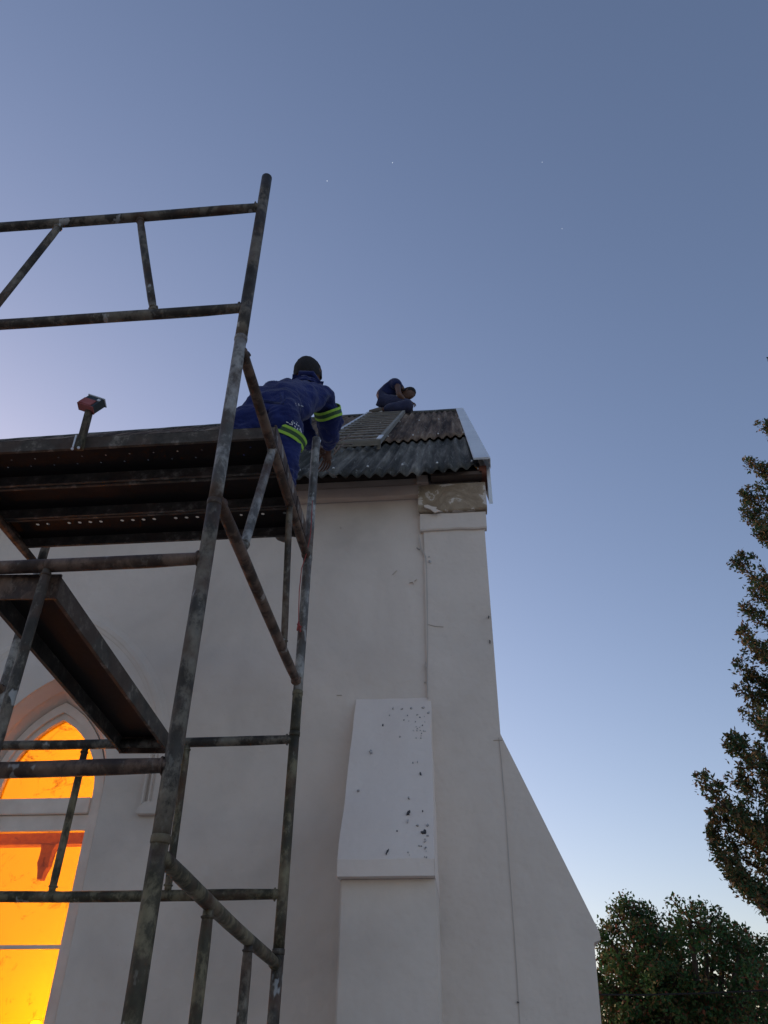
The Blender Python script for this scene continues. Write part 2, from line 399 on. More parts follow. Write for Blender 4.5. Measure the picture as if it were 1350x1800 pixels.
# front (south) buttress with sloping weathering
BX0, BX1, BY = -.532, -.128, 3.62
def buttress_front():
    zt, zb0, zb1 = 3.34, 2.385, 2.318
    P(prism('buttress', [(W+.01, -.2), (BY+.055, -.2), (BY+.055, zb1+.004), (W+.01, zb1+.004)], 'x', BX0+.004, BX1+.003, M['wall'], bev=.006))
    # weathering slab, uneven plaster
    vs_, fs = [], []; nx, nz = 10, 24
    for j in range(nz+1):
        t_ = j/nz
        for i in range(nx+1):
            u = i/nx
            x = BX0-.004+(BX1-BX0+.008)*u - .016*t_
            if i in (0, nx): x += .005*noise.noise(Vector((i, t_*5, 2)))
            y = BY+(W-BY+.0)*t_; z = zb0+(zt-zb0)*t_
            n_ = .006*noise.noise(Vector((x*6, t_*4, 0)))
            vs_.append((x, y-n_, z+n_*.6))
    for j in range(nz):
        for i in range(nx): a = j*(nx+1)+i; fs.append((a, a+1, a+nx+2, a+nx+1))
    def skirt(S, f):
        b = len(vs_)
        for q in S: vs_.append(f(vs_[q]))
        for k in range(len(S)-1): fs.append((S[k], S[k+1], b+k+1, b+k))
        return list(range(b, b+len(S)))
    low = list(range(nx+1))
    L = skirt(low, lambda p: (p[0], p[1]-.0, zb1))            # vertical lip
    skirt(L, lambda p: (p[0], W, zb1))                        # underside
    skirt([j*(nx+1) for j in range(nz+1)], lambda p: (p[0], W+.01, p[2]))
    skirt([j*(nx+1)+nx for j in range(nz+1)], lambda p: (p[0], W+.01, p[2]))
    b = len(vs_)
    for x in (BX0-.004, BX1+.004):
        vs_.extend([(x, BY, zb0), (x, BY, zb1), (x, W+.01, zb1), (x, W+.01, zb0)]); fs.append((b, b+1, b+2, b+3)); b += 4
    return P(obj('weathering', vs_, fs, M['wall2']))
wea = buttress_front()
def on_weather(u, t_): return Vector((BX0+(BX1-BX0)*u, BY+(W-BY)*t_, 2.385+(3.34-2.385)*t_))
wn_ = Vector((0, -(3.34-2.385), (W-BY))).normalized()
wu_ = Vector((0, W-BY, 3.34-2.385)).normalized()
def chip(p, n, upv, rx, ry, mat, name='paint_chip', rot=0, seed=0):
    side = upv.cross(n).normalized()
    r2 = random.Random(seed); k = 11; ring = []
    for i in range(k):
        a = 2*math.pi*i/k; q = .35+.95*r2.random()
        dx, dy = rx*q*math.cos(a), ry*q*math.sin(a)
        c, s = math.cos(rot), math.sin(rot)
        ring.append(p + side*(dx*c-dy*s) + upv*(dx*s+dy*c))
    vs_ = [v + n*.0075 for v in ring] + [v - n*.004 for v in ring]
    fs = [tuple(range(k))] + [(i, (i+1) % k, (i+1) % k+k, i+k) for i in range(k)]
    o = obj(name, vs_, fs, mat); return P(o)
def wpx(x, y):           # survey ray on the weathering slope
    d = ray(x, y); p0 = on_weather(0, 0); t_ = ((p0-CAM).dot(wn_))/d.dot(wn_); return CAM+d*t_
for i, (x, y, rx, ry, rot, mk) in enumerate([
        (739, 1361, .0035, .011, .3, 'chip'), (718, 1430, .007, .016, -.2, 'chip'), (745, 1464, .011, .013, .8, 'chip'), (734, 1452, .007, .006, -.6, 'scrape'),
        (752, 1451, .006, .010, .2, 'scrape'), (652, 1323, .007, .013, .1, 'scrape'), (681, 1498, .003, .018, -.3, 'chip'), (630, 1391, .010, .006, .2, 'scrape'),
        (691, 1246, .0035, .010, .2, 'scrape'), (707, 1247, .008, .0035, .5, 'scrape'), (723, 1246, .005, .010, .3, 'scrape'), (744, 1245, .010, .005, .3, 'scrape'),
        (673, 1275, .004, .005, 0, 'chip'), (710, 1267, .004, .003, 0, 'chip'), (685, 1258, .003, .004, 0, 'scrape'), (703, 1296, .003, .004, 0, 'scrape'),
        (726, 1342, .003, .005, 0, 'scrape'), (734, 1341, .002, .007, 0, 'scrape'), (698, 1462, .003, .004, 0, 'chip'), (719, 1404, .004, .009, .4, 'scrape'),
        (743, 1427, .002, .003, 0, 'chip'), (748, 1480, .008, .004, .5, 'scrape'), (738, 1262, .004, .004, 0, 'scrape'), (733, 1258, .003, .006, 0, 'scrape'),
        (753, 1254, .006, .010, -.5, 'scrape'), (717, 1445, .003, .012, 0, 'scrape'), (752, 1470, .005, .004, 0, 'scrape')]):
    chip(wpx(x, y), wn_, wu_, rx, ry, M[mk], 'paint_chip', rot, i)
r9 = random.Random(4)
for i in range(34):
    if i < 20: x, y = 748-abs(r9.gauss(0, 16)), 1280+r9.gauss(0, 14)
    else: x, y = 750-abs(r9.gauss(0, 16)), 1487+r9.gauss(0, 10)
    chip(wpx(min(x, 753), min(y, 1508)), wn_, wu_, .0022*r9.uniform(.6, 1.6), .0022*r9.uniform(.6, 1.8), M['scrape'], 'paint_chip', 0, i+100)
wn2, wu2 = Vector((0, -1, 0)), Vector((0, 0, 1))
for i, (x, y, rx, ry, rot, mk) in enumerate([(756, 988, .009, .014, .2, 'scrape'), (735, 965, .014, .003, -.8, 'scrape'), (754, 979, .004, .004, 0, 'crack'),
        (749, 1170, .002, .02, .1, 'scrape'), (747, 1200, .006, .004, 0, 'crack'), (599, 928, .003, .003, 0, 'scrape')]):
    chip(atY(x, y, W-(.018 if x > 748 else .002)), wn2, wu2, rx, ry, M[mk], 'paint_chip', rot, i+300)
for i, (x, y, rx, ry) in enumerate([(859, 1085, .004, .008), (861, 1128, .004, .012), (911, 1762, .006, .004), (681, 1302, .01, .004)][:3]):
    chip(atY(x, y, W-.018), wn2, wu2, rx, ry, M['chip'], 'paint_chip', 0, i+340)
# raised plaster patch
chip(atY(726, 1021, W-.002), wn2, wu2, .022, .024, M['wall'], 'plaster_patch', .3, 360)
chip(atY(760, 895, W-.066), wn2, wu2, .05, .02, M['wall'], 'plaster_patch', -.4, 361)
# hairline cracks
def crack(pts, y, w=.0018, name='crack'):
    ps = [atY(a, b, y) for a, b in pts]; vs_, fs = [], []
    for i, p in enumerate(ps):
        ww = w*(.5+random.random()); vs_ += [p+Vector((-ww, -.002, 0)), p+Vector((ww, -.002, 0)), p+Vector((-ww, .006, 0)), p+Vector((ww, .006, 0))]
    for i in range(len(ps)-1):
        a = i*4; fs += [(a, a+1, a+5, a+4), (a, a+4, a+6, a+2), (a+1, a+3, a+7, a+5)]
    return P(obj(name, vs_, fs, M['crack']))
crack([(877, 1296), (881, 1330), (884, 1370), (889, 1430), (893, 1490), (898, 1560), (904, 1640), (908, 1700), (914, 1800)], W-.018, .0016)
crack([(868, 1301), (876, 1301), (884, 1301)], W-.018, .003)
crack([(751, 1097), (765, 1101), (780, 1102)], W-.018, .001)
crack([(736, 940), (740, 962), (748, 978), (750, 1000)], W-.018, .003)
crack([(750, 1000), (751, 1060), (752, 1130), (751, 1180), (752, 1228)], W-.018, .0022)
crack([(690, 1010), (697, 1003)], W-.004, .002)
crack([(592, 1222), (600, 1222)], W-.004, .002)

# east buttress at the corner, seen side on
EB = [(XE-.01, -.2), (XE-.01, 3.145), (XE+.004, 3.135), (.602, 2.186), (.604, 2.150), (.568, 2.146), (.558, 1.8), (.552, 1.4), (.55, -.2)]
P(prism('buttress', EB, 'y', W+.002, W+.46, M['wall'], bev=.004))
YB = 2*RIDGE_Y - W

# roof: battens + individual sheets
roof = P(prism('roof', [(4.16, roof_z(4.16, -.09)), (RIDGE_Y, roof_z(RIDGE_Y, -.34)), (2*RIDGE_Y-4.16, roof_z(4.16, -.09)), (2*RIDGE_Y-4.16, roof_z(4.16, -.045)), (RIDGE_Y, roof_z(RIDGE_Y, -.27)), (4.16, roof_z(4.16, -.045))], 'x', XW, XE-.02, M['timber']))
def sag(x): return -.10*min(1.6, max(0, (-x-1.5)/5))
def eave_y(x): return float(np.interp(x, [-12, -.80, -.51, -.32, -.17, -.04, .06, .18, .3], [3.965, 3.965, 3.925, 3.945, 3.925, 4.0, 4.01, 4.09, 4.10]))
PITCH, AMP = .0762, .0125
def sheet(x0, x1, ylo, yhi, off, mat, back=False, seed=0):
    seg = 8; nx = int(round((x1-x0)/PITCH*seg)); ny = 8
    vs_, fs = [], []
    for s in (1, 0):
        for j in range(ny+1):
            for i in range(nx+1):
                x = x0+(x1-x0)*i/nx
                lo = ylo(x) if callable(ylo) else ylo
                lo += .010*noise.noise(Vector((x*14, seed, 3)))
                y = lo+(yhi-lo)*j/ny
                h = AMP*math.sin(2*math.pi*x/PITCH) + off + .012*noise.noise(Vector((x*2, y*.8, seed))) - (0 if s else .0065)
                yy = y - h*.7; zz = roof_z(y)+h*.7 + sag(x)*max(0, (y-4.3)/4.2)
                if back: yy = 2*RIDGE_Y-yy
                vs_.append((x, yy, zz))
    m = (nx+1)*(ny+1)
    for s in (0, 1):
        for j in range(ny):
            for i in range(nx): a = s*m+j*(nx+1)+i; fs.append((a, a+1, a+nx+2, a+nx+1))
    for S in ([i for i in range(nx+1)], [ny*(nx+1)+i for i in range(nx+1)], [j*(nx+1) for j in range(ny+1)], [j*(nx+1)+nx for j in range(ny+1)]):
        for a, b in zip(S, S[1:]): fs.append((a, b, b+m, a+m))
    o = obj('roofing_sheet', vs_, fs, mat, roof, False)
    for p in o.data.polygons[:2*nx*ny]: p.use_smooth = True
    return o
x1 = XE+.005; k = 0
WSH = PITCH*8.5
while x1 > -9:
    x0 = x1 - WSH
    sheet(x0-.03, x1, eave_y, 5.95, .0 + .003*(k % 2), M['sheet_low'], seed=k)
    sheet(x0-.03, x1, (lambda x, k=k: (5.46+.34*max(-.45, min(.25, x+.2)))+.014*((k*7) % 3)), RIDGE_Y-.01, .024+.003*(k % 2), M['sheet_up'], seed=k+40)
    x1 = x0; k += 1
back = obj('back_slope', [(XW, RIDGE_Y, roof_z(RIDGE_Y, -.15)), (XE, RIDGE_Y, roof_z(RIDGE_Y, .0)), (XE, 2*RIDGE_Y-4.0, roof_z(4.0, .02)), (XW, 2*RIDGE_Y-4.0, roof_z(4.0, .02))], [(0, 1, 2, 3)], M['sheet_up'], roof)
bm = bmesh.new()
for yy_ in (4.16, 5.62, 7.1):
    x = XE-.05
    while x > -2.2:
        c_ = Vector((PITCH*(math.floor(x/PITCH)+.25), yy_, roof_z(yy_))) + Vector((0, -TAN, 1)).normalized()*(.018+(.024 if yy_ > 5.5 else 0))
        bmesh.ops.create_uvsphere(bm, u_segments=6, v_segments=4, radius=.009, matrix=Matrix.Translation(c_)); x -= PITCH*3
from_bm('roofing_screws', bm, M['alu'], roof)['kind'] = 'stuff'
# ridge capping
rz = roof_z(RIDGE_Y)
v, f = [], []
for i, x in enumerate(np.linspace(-12, XE+.01, 60)):
    d = .006*noise.noise(Vector((x*3, 0, 0)))
    for (y, z) in ((-.17, -.115), (-.05, .022), (0, .055), (.05, .022), (.17, -.115), (.16, -.135), (0, .03), (-.16, -.135)): v.append((x, RIDGE_Y+y, rz+z+d+sag(x)))
    if i:
        for q in range(8): a = (i-1)*8+q; b = (i-1)*8+(q+1) % 8; f.append((a, b, b+8, a+8))
f += [tuple(range(8)), tuple(59*8+q for q in range(8))[::-1]]
obj('ridge_cap', v, f, M['sheet_low'], roof)
# verge: bargeboard (deep white board) and its folded top flashing
XB = .272
yt = 4.13; zt_ = roof_z(yt)-.02
P(prism('bargeboard', [(yt, zt_-.005), (yt+.0, zt_-.30), (yt+.02, zt_-.27), (yt+.22, zt_-.07), (RIDGE_Y, roof_z(RIDGE_Y)-.20), (RIDGE_Y, roof_z(RIDGE_Y)+.03)], 'x', XB-.012, XB+.010, M['verge']))
P(prism('bargeboard', [(2*RIDGE_Y-a, b) for a, b in [(yt, zt_-.005), (yt, zt_-.30), (yt+.16, zt_-.08), (RIDGE_Y, roof_z(RIDGE_Y)-.20), (RIDGE_Y, roof_z(RIDGE_Y)+.03)]], 'x', XB-.012, XB+.010, M['verge']))
def verge():
    vs_, fs = [], []
    n = 12
    for j in range(n+1):
        y = 4.06+(RIDGE_Y-4.06)*j/n; z = roof_z(y)
        for (x, o_) in ((.178, .050), (.182, .056), (XB-.002, .056), (XB+.012, .050), (XB+.012, -.02), (XB+.0105, -.02), (XB+.008, .043), (.178, .043)):
            vs_.append((x + .002*noise.noise(Vector((y, x*4, 0))), y-o_*.7, z+o_*.7))
        if j:
            for q in range(8): a = (j-1)*8+q; b = (j-1)*8+(q+1) % 8; fs.append((a, b, b+8, a+8))
    fs += [tuple(range(8)), tuple(n*8+q for q in range(8))[::-1]]
    return P(obj('verge_flashing', vs_, fs, M['verge']))
verge()

for sx in (-1, 1):
    for ox, w_, d_ in ((-.060, .010, .030), (-.030, .007, .020), (.052, .010, .026)):
        P(prism('label_moulding', [(CX+sx*.70+ox-w_, W+.002), (CX+sx*.70+ox-w_*.5, W-d_), (CX+sx*.70+ox+w_*.5, W-d_), (CX+sx*.70+ox+w_, W+.002)], 'z', 2.79, 3.06, M['wall']))
# ---- window (frame, bars, panes)
GY = W+.20
win = P(link('window', mesh('window', [], []), None))
def ring_prism(name, A, B, y0, y1, mat, parent):
    n = len(A); vs_ = [(x, y0, z) for x, z in A]+[(x, y0, z) for x, z in B]+[(x, y1, z) for x, z in A]+[(x, y1, z) for x, z in B]; fs = []
    for i in range(n):
        j = (i+1) % n
        fs += [(i, j, n+j, n+i), (2*n+i, 3*n+i, 3*n+j, 2*n+j), (n+i, n+j, 3*n+j, 3*n+i), (i, 2*n+i, 2*n+j, j)]
    return obj(name, vs_, fs, mat, parent)
def wp(o):                                   # child of the window, which sits at world origin offset
    o.parent = win; return o
win.location = -church.location
A_f0 = arch(CX, .334, 2.90, .598, 1.07)
A_f1 = arch(CX, .300, 2.90, .530, 1.10)
A_g = arch(CX, .272, 2.90, .488, 1.13)
ring_prism('frame', A_f0, A_f1, GY-.045, GY+.04, M['frame'], win)
ring_prism('frame_bead', A_f1, A_g, GY-.025, GY+.02, M['frame'], win)
boxo('transom', CX-.272, CX+.272, GY-.035, GY+.03, 2.80, 2.885, M['frame'], win, .004)
boxo('transom', CX-.272, CX+.272, GY-.015, GY+.03, 2.715, 2.799, M['frame'], win, .003)
boxo('glazing_bar', CX-.272, CX+.272, GY-.012, GY+.012, 2.148, 2.166, M['frame'], win, .002)
boxo('glazing_bar', CX-.272, CX+.272, GY-.012, GY+.012, 1.58, 1.598, M['frame'], win, .002)
# panes
top = [p for p in A_g if p[1] >= 2.885]
top = [(CX-.272, 2.885)] + top + [(CX+.272, 2.885)]
prism('pane', top, 'y', GY-.002, GY+.002, M['glass'], win)
for z0, z1 in ((2.166, 2.715), (1.598, 2.148), (1.13, 1.58)):
    boxo('pane', CX-.272, CX+.272, GY-.002, GY+.002, z0, z1, M['glass'], win)
# sloping sill
P(prism('window_sill', [(W-.06, .96), (W-.06, 1.0), (W+.24, 1.08), (W+.24, .96)], 'x', CX-.47, CX+.47, M['wall'], bev=.006))
# hood mould with label stops
def sweep(path, prof, name, mat, close=False):
    """profile (offset outward, depth out from wall) swept along a 2D path in the wall plane"""
    vs_, fs = [], []; n = len(prof)
    for i, p in enumerate(path):
        a = Vector(path[max(i-1, 0)]); b = Vector(path[min(i+1, len(path)-1)]); d = (b-a).normalized(); nn = Vector((-d.y, d.x))
        for o_, dp in prof: q = Vector(p)+nn*o_; vs_.append((q.x, W-dp, q.y))
        if i:
            for k_ in range(n-1): c = (i-1)*n+k_; fs.append((c, c+1, c+1+n, c+n))
    return P(obj(name, vs_, fs, mat))
hood = arch(CX, .70, 2.95, 1.05, 2.78, 22)[::1]
prof = [(-.045, -.004), (-.035, .004), (-.02, .007), (-.012, .012), (.012, .013), (.022, .007), (.045, .004), (.05, -.004)]
sweep(hood, prof, 'hood_mould', M['wall'])
for sx in (-1, 1):
    cx = CX+sx*.70
    P(prism('label_stop', [(cx-.075, 2.735), (cx+.075, 2.735), (cx+.082, 2.755), (cx+.062, 2.775), (cx+.045, 2.80), (cx-.045, 2.80), (cx-.062, 2.775), (cx-.082, 2.755)], 'y', W-.036, W+.004, M['wall'], bev=.004))

# ---- room behind the window
room = P(link('interior', mesh('interior', [], []), None)); room.location = -church.location
bm = bmesh.new(); box(bm, -5.2, -.6, W+.30, 8.0, .1, 5.2)
o = from_bm('interior_wall', bm, M['inside'], room)
# open the side towards the window: drop the face lying on Y = W+.30
bm = bmesh.new(); bm.from_mesh(o.data)
bmesh.ops.delete(bm, geom=[f_ for f_ in bm.faces if all(abs(v_.co.y-(W+.30)) < 1e-4 for v_ in f_.verts)], context='FACES'); bm.to_mesh(o.data); bm.free()
boxo('ceiling_beam', -2.95, -1.7, W+.34, W+.42, 2.685, 2.745, M['beam'], room, .004)
prism('beam_bracket', [(-2.345, 2.69), (-2.255, 2.69), (-2.275, 2.65), (-2.28, 2.60), (-2.275, 2.575), (-2.295, 2.545), (-2.297, 2.505), (-2.325, 2.505), (-2.327, 2.55), (-2.345, 2.59), (-2.335, 2.64)], 'y', W+.35, W+.40, M['beam'], room, .003)
for (x, y, z, e) in ((-2.2, 5.1, 1.5, 42), (-1.6, 6.4, 4.6, 78), (-3.6, 6.4, 4.6, 78)):  # added orange fill lights in place of sunset shining through the church
    ld = bpy.data.lights.new('sunset_fill', 'POINT'); ld.energy = e*.55; ld.color = (1, .62, .22); ld.shadow_soft_size = .15
    lo = bpy.data.objects.new('sunset_fill', ld); col.objects.link(lo); lo.location = (x, y, z); lo.parent = room
bp = atY(62, 1806, 7.4)
ld = bpy.data.lights.new('sunset_fill', 'POINT'); ld.energy = 26; ld.color = (1, .66, .22); ld.shadow_soft_size = .08  # added light making the low sun's hot spot on the back wall
lo = bpy.data.objects.new('sunset_fill', ld); col.objects.link(lo); lo.location = bp + Vector((0, -.1, 0)); lo.parent = room
bm = bmesh.new(); bmesh.ops.create_uvsphere(bm, u_segments=16, v_segments=10, radius=.045, matrix=Matrix.Translation(bp))  # added glowing ball where the low sun shows through the window
from_bm('sun_glare_ball', bm, M['sun_glare'], room, True)

# ------------------------------------------------------------------ scaffold tower
tower = thing('scaffold_tower', 'weathered tubular steel scaffold tower splashed with paint, in front of the pointed window', 'scaffold')
TR = .0215
XR, XL, YN, YF = -.695, -2.01, 1.9, 3.22
def post(x, y, z1, mats, joints, ztop_off=None, lean=0):
    zs = [0] + joints + [z1]
    first = None
    for i, (a, b) in enumerate(zip(zs, zs[1:])):
        o = tube('post', [(x+lean*(k_/8)*0 + .002*noise.noise(Vector((x*3, y, a+(b-a)*k_/8))), y + .002*noise.noise(Vector((y*3, x, a+(b-a)*k_/8))), a+(b-a)*k_/8) for k_ in range(9)], TR*(1.0 if i % 2 == 0 else .97), mats[i % len(mats)], tower, 16)
        if i < len(joints):
            c = tube('coupling', [(x, y, b-.020), (x, y, b-.017), (x, y, b-.002), (x, y, b)], [TR*1.00, TR*1.07, TR*1.07, TR*1.0], mats[(i) % len(mats)], o, 16)
            if first is None: first = o
    return o
post(XR, YN, 4.715, [M['tube_olive'], M['tube_olive'], M['tube'], M['tube_grey'], M['tube']], [1.2, 2.07, 3.03, 3.74])
post(XR+.018, YF, 4.40, [M['tube'], M['tube_olive'], M['tube_olive'], M['tube_grey'], M['tube_grey']], [2.0, 2.80, 2.98, 3.66])
post(XL, YN, 4.715, [M['tube'], M['tube_olive'], M['tube_grey']], [2.07, 3.74])
post(XL, YF, 4.40, [M['tube'], M['tube_grey'], M['tube']], [2.0, 3.68])
def rail(p, q, mat, r=TR*.93, name='rail'):
    p, q = Vector(p), Vector(q); pts = []; rr = []
    for k_ in range(9):
        t_ = k_/8; c = p.lerp(q, t_); c.z += .003*noise.noise(c*2.3) - .004*math.sin(math.pi*t_); pts.append(c); rr.append(r)
    d = (q-p).normalized()*.03
    pts = [p, p+d*.8] + pts[1:-1] + [q-d*.8, q]
    rr = [r*.86, r*.90] + [r]*(len(pts)-4) + [r*.90, r*.86]
    o = tube(name, pts, rr, mat, tower, 14)
    u_ = (q-p).normalized()
    for e_, sg in ((p, 1), (q, -1)):                       # weld bead where it meets the post
        c_ = e_ + u_*sg*(TR*.93)
        tube('weld', [c_, c_+u_*sg*.002, c_+u_*sg*.006, c_+u_*sg*.009], [r*.9, r*1.16, r*1.12, r*.9], mat, o, 14, .25)
    return o
# frames parallel to the wall
for (y, zt, zb, xr, sx, mats) in (
        (YN, 4.505, 3.895, XR, ((-1.203, -1.04), (-1.54, -1.70)), ('tube', 'tube')),
        (YN, 2.825, 2.232, XR, ((-1.16, -1.16), (-1.57, -1.57)), ('tube_brown', 'tube_brown')),
        (YN, 1.15, .55, XR, ((-1.16, -1.16), (-1.57, -1.57)), ('tube', 'tube')),
        (YF, 2.768, 2.180, XR+.012, ((-1.128, -1.118), (-1.567, -1.572)), ('tube', 'tube_olive')),
        (YF, 1.10, .50, XR+.012, ((-1.128, -1.118), (-1.567, -1.572)), ('tube', 'tube'))):
    rail((XL, y, zt+.004), (xr, y, zt), M[mats[0]]); rail((XL, y, zb+.003), (xr, y, zb), M[mats[1]])
    for a, b in sx: rail((a, y, zt-.01), (b, y, zb+.01), M['tube_olive' if y > 3 else 'tube'], TR*.70, 'strut')
# side frames
for (x, s) in ((XR+.012, 1), (XL, 0)):
    rail((x, YN, 3.672), (x, YF+.0, 3.66), M['tube_brown']); rail((x, YN, 3.03), (x, YF, 3.02), M['tube_brown'])
    rail((x, 2.42, 3.67), (x, 2.205, 3.055), M['tube_grey'], TR*.78, 'strut'); rail((x, 2.785, 3.67), (x, 2.915, 3.04), M['tube'], TR*.66, 'strut')
    rail((x, YN, 2.02), (x, YF, 1.952), M['tube_olive']); rail((x, YN, 1.37), (x, YF, 1.36), M['tube'])
    rail((x, 2.31, 1.985), (x, 2.315, 1.37), M['tube_olive'], TR*.75, 'strut'); rail((x, 2.788, 1.965), (x, 2.80, 1.36), M['tube'], TR*.75, 'strut')
tube('strut', [(XR, YF, 3.78), (XR-.11, YF-.03, 3.775)], .009, M['tube'], tower, 10)
for x in (XR, XL):
    for y in (YN, YF):
        boxo('base_plate', x-.075, x+.075, y-.075, y+.075, .0, .012, M['tube'], tower)

# ------------------------------------------------------------------ deck planks
def deck(label, y0, y1, zb, x0, x1, holes, hr=.0075, colr='deck', rot=0, axis='x', lip=.055, group=None, loc=None):
    """pressed steel deck: perforated top sheet, folded side lips, end hooks"""
    L = x1-x0; Wd = y1-y0
    root = thing('scaffold_plank', label, 'plank', loc if loc else (x0, (y0+y1)/2, zb), group)
    base = Vector(root.location)
    cell = .0505; nx = int(L//cell); ex = L/nx
    ny = max(3, int(round(Wd/.0505))); ey = Wd/ny
    vs_, fs = [], []
    def V(x, y, z): vs_.append((x, y, z)); return len(vs_)-1
    top = lip
    for i in range(nx):
        for j in range(ny):
            ax, ay = i*ex, -Wd/2 + j*ey
            c = [V(ax, ay, top), V(ax+ex, ay, top), V(ax+ex, ay+ey, top), V(ax, ay+ey, top)]
            if holes(i, j, nx, ny):
                ox = ex*.5 + (ex*.25 if j % 2 else -ex*.0); oy = ey*.5
                rr = hr; h = []
                for q in range(8):
                    a = math.pi/8 + q*math.pi/4 - math.pi*.75 - math.pi/8
                    h.append(V(ax+ox+rr*math.cos(a), ay+oy+rr*math.sin(a), top))
                # 8 hole verts starting at the lower-left diagonal
                for q in range(4):
                    a0, a1 = c[q], c[(q+1) % 4]; h0, h1, h2 = h[(2*q) % 8], h[(2*q+1) % 8], h[(2*q+2) % 8]
                    fs += [(a0, h1, h0), (a0, a1, h1), (a1, h2, h1)]
            else: fs.append(tuple(c))
    me = mesh('deck_sheet', vs_, fs)
    bm = bmesh.new(); bm.from_mesh(me); bmesh.ops.remove_doubles(bm, verts=bm.verts, dist=1e-5)
    ge = bmesh.ops.extrude_face_region(bm, geom=bm.faces[:])
    bmesh.ops.translate(bm, verts=[g for g in ge['geom'] if isinstance(g, bmesh.types.BMVert)], vec=(0, 0, .0016))
    from_bm('deck_sheet', bm, M[colr], root)
    for s in (-1, 1):
        y = s*Wd/2
        pr = [(y, top+.002), (y+s*-.004, top+.002), (y+s*-.004, .004), (y+s*-.014, .004), (y+s*-.014, .0), (y, .0)]
        bm = bmesh.new(); A = [bm.verts.new((0, a, b)) for a, b in pr]; B = [bm.verts.new((L, a, b)) for a, b in pr]
        bm.faces.new(A); bm.faces.new(B[::-1])
        for q in range(6): bm.faces.new((A[q], B[q], B[(q+1) % 6], A[(q+1) % 6]))
        bmesh.ops.bevel(bm, geom=[e for e in bm.edges if e.calc_length() > L*.9], offset=.0012, segments=1, affect='EDGES')
        from_bm('side_lip', bm, M['lip'], root)
    for e, xx in ((-1, 0), (1, L)):
        bm = bmesh.new(); box(bm, xx-.004, xx+.004, -Wd/2+.002, Wd/2-.002, -.004, top+.012)
        from_bm('end_plate', bm, M['tube_brown'], root)
    root.rotation_euler = (0, 0, rot)
    return root
DX0, DX1, DZ = -2.06, -.672, 3.692
G = 'steel deck planks on top of the scaffold tower'
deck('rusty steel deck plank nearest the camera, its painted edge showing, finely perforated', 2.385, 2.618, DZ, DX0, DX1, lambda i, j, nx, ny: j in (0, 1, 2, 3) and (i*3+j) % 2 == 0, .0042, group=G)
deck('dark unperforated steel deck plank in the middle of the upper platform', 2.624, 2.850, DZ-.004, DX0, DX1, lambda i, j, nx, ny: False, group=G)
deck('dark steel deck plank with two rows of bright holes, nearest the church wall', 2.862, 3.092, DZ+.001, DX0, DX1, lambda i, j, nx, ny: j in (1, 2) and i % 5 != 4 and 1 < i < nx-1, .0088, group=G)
# lower plank lying across the tower, from the near rail to the far rail
pa = Vector((-1.235, 1.93, 2.735)); pb = Vector((-1.313, 3.225, 2.730))
d_ = pb-pa
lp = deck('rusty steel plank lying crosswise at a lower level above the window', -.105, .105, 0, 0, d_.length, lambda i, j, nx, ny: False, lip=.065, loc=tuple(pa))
lp.rotation_euler = (0, -math.asin(d_.z/d_.length), math.atan2(d_.y, d_.x))
for s in (.06, .0):
    pass

# ------------------------------------------------------------------ box on short post
fx = thing('box_on_post', 'small red and black box with white rim on short tilted grey post, on deck edge', 'fixture', tuple(atY(139, 786, 2.375)))
FY = 2.37
b0 = atY(139, 790, FY); b1 = atY(157, 722, FY)
def rel(o, root): o.location = -root.location; o.parent = root; return o
ax = (b1-b0).normalized(); sx_ = Vector((ax.z, 0, -ax.x))
def obox(name, c, a, b, d, ha, hb, hd, mat, root, bev=.002):
    bm = bmesh.new(); box(bm, -ha, ha, -hb, hb, -hd, hd, bev)
    m = Matrix((( a.x, b.x, d.x, c.x), (a.y, b.y, d.y, c.y), (a.z, b.z, d.z, c.z), (0, 0, 0, 1))); bm.transform(m)
    return rel(from_bm(name, bm, mat, None), root)
obox('post', (b0+b1)/2, sx_, Vector((0, 1, 0)), ax, .014, .011, (b1-b0).length/2, M['tube_olive'], fx)
bc = atY(161, 711, FY)
ca, sa = math.cos(R_(-25)), math.sin(R_(-25))
ux = Vector((ca, .0, sa)); uz = Vector((-sa, 0, ca))
tl = Matrix.Rotation(R_(-18), 3, ux); uy = tl @ Vector((0, 1, 0)); uz = tl @ uz
obox('box_body', bc, ux, uy, uz, .040, .018, .034, M['blackbox'], fx)
obox('front_panel', bc - uz*.012 - uy*.019 - ux*.007, ux, uy, uz, .031, .002, .020, M['redbox'], fx, .0008)
obox('box_base', bc - uz*.035, ux, uy, uz, .0405, .0185, .003, M['redbox'], fx, .0008)
obox('box_rim', bc + uz*.036, ux, uy, uz, .044, .021, .0025, M['white'], fx, .0008)
obox('latch', bc + ux*.028 - uy*.020 + uz*.016, ux, uy, uz, .006, .003, .006, M['white'], fx, .0008)
for q in ((127, 789), (138, 787)):
    c = atY(*q, FY-.012); bm = bmesh.new(); bmesh.ops.create_uvsphere(bm, u_segments=8, v_segments=6, radius=.006, matrix=Matrix.Translation(c))
    rel(from_bm('bolt', bm, M['white'], None), fx)
c0, c1 = atY(128, 786, FY-.01), atY(134, 765, FY-.01); vv, ff = tube_geo([c0, c1], .0035, 8); rel(obj('stay', vv, ff, M['white'], None), fx)

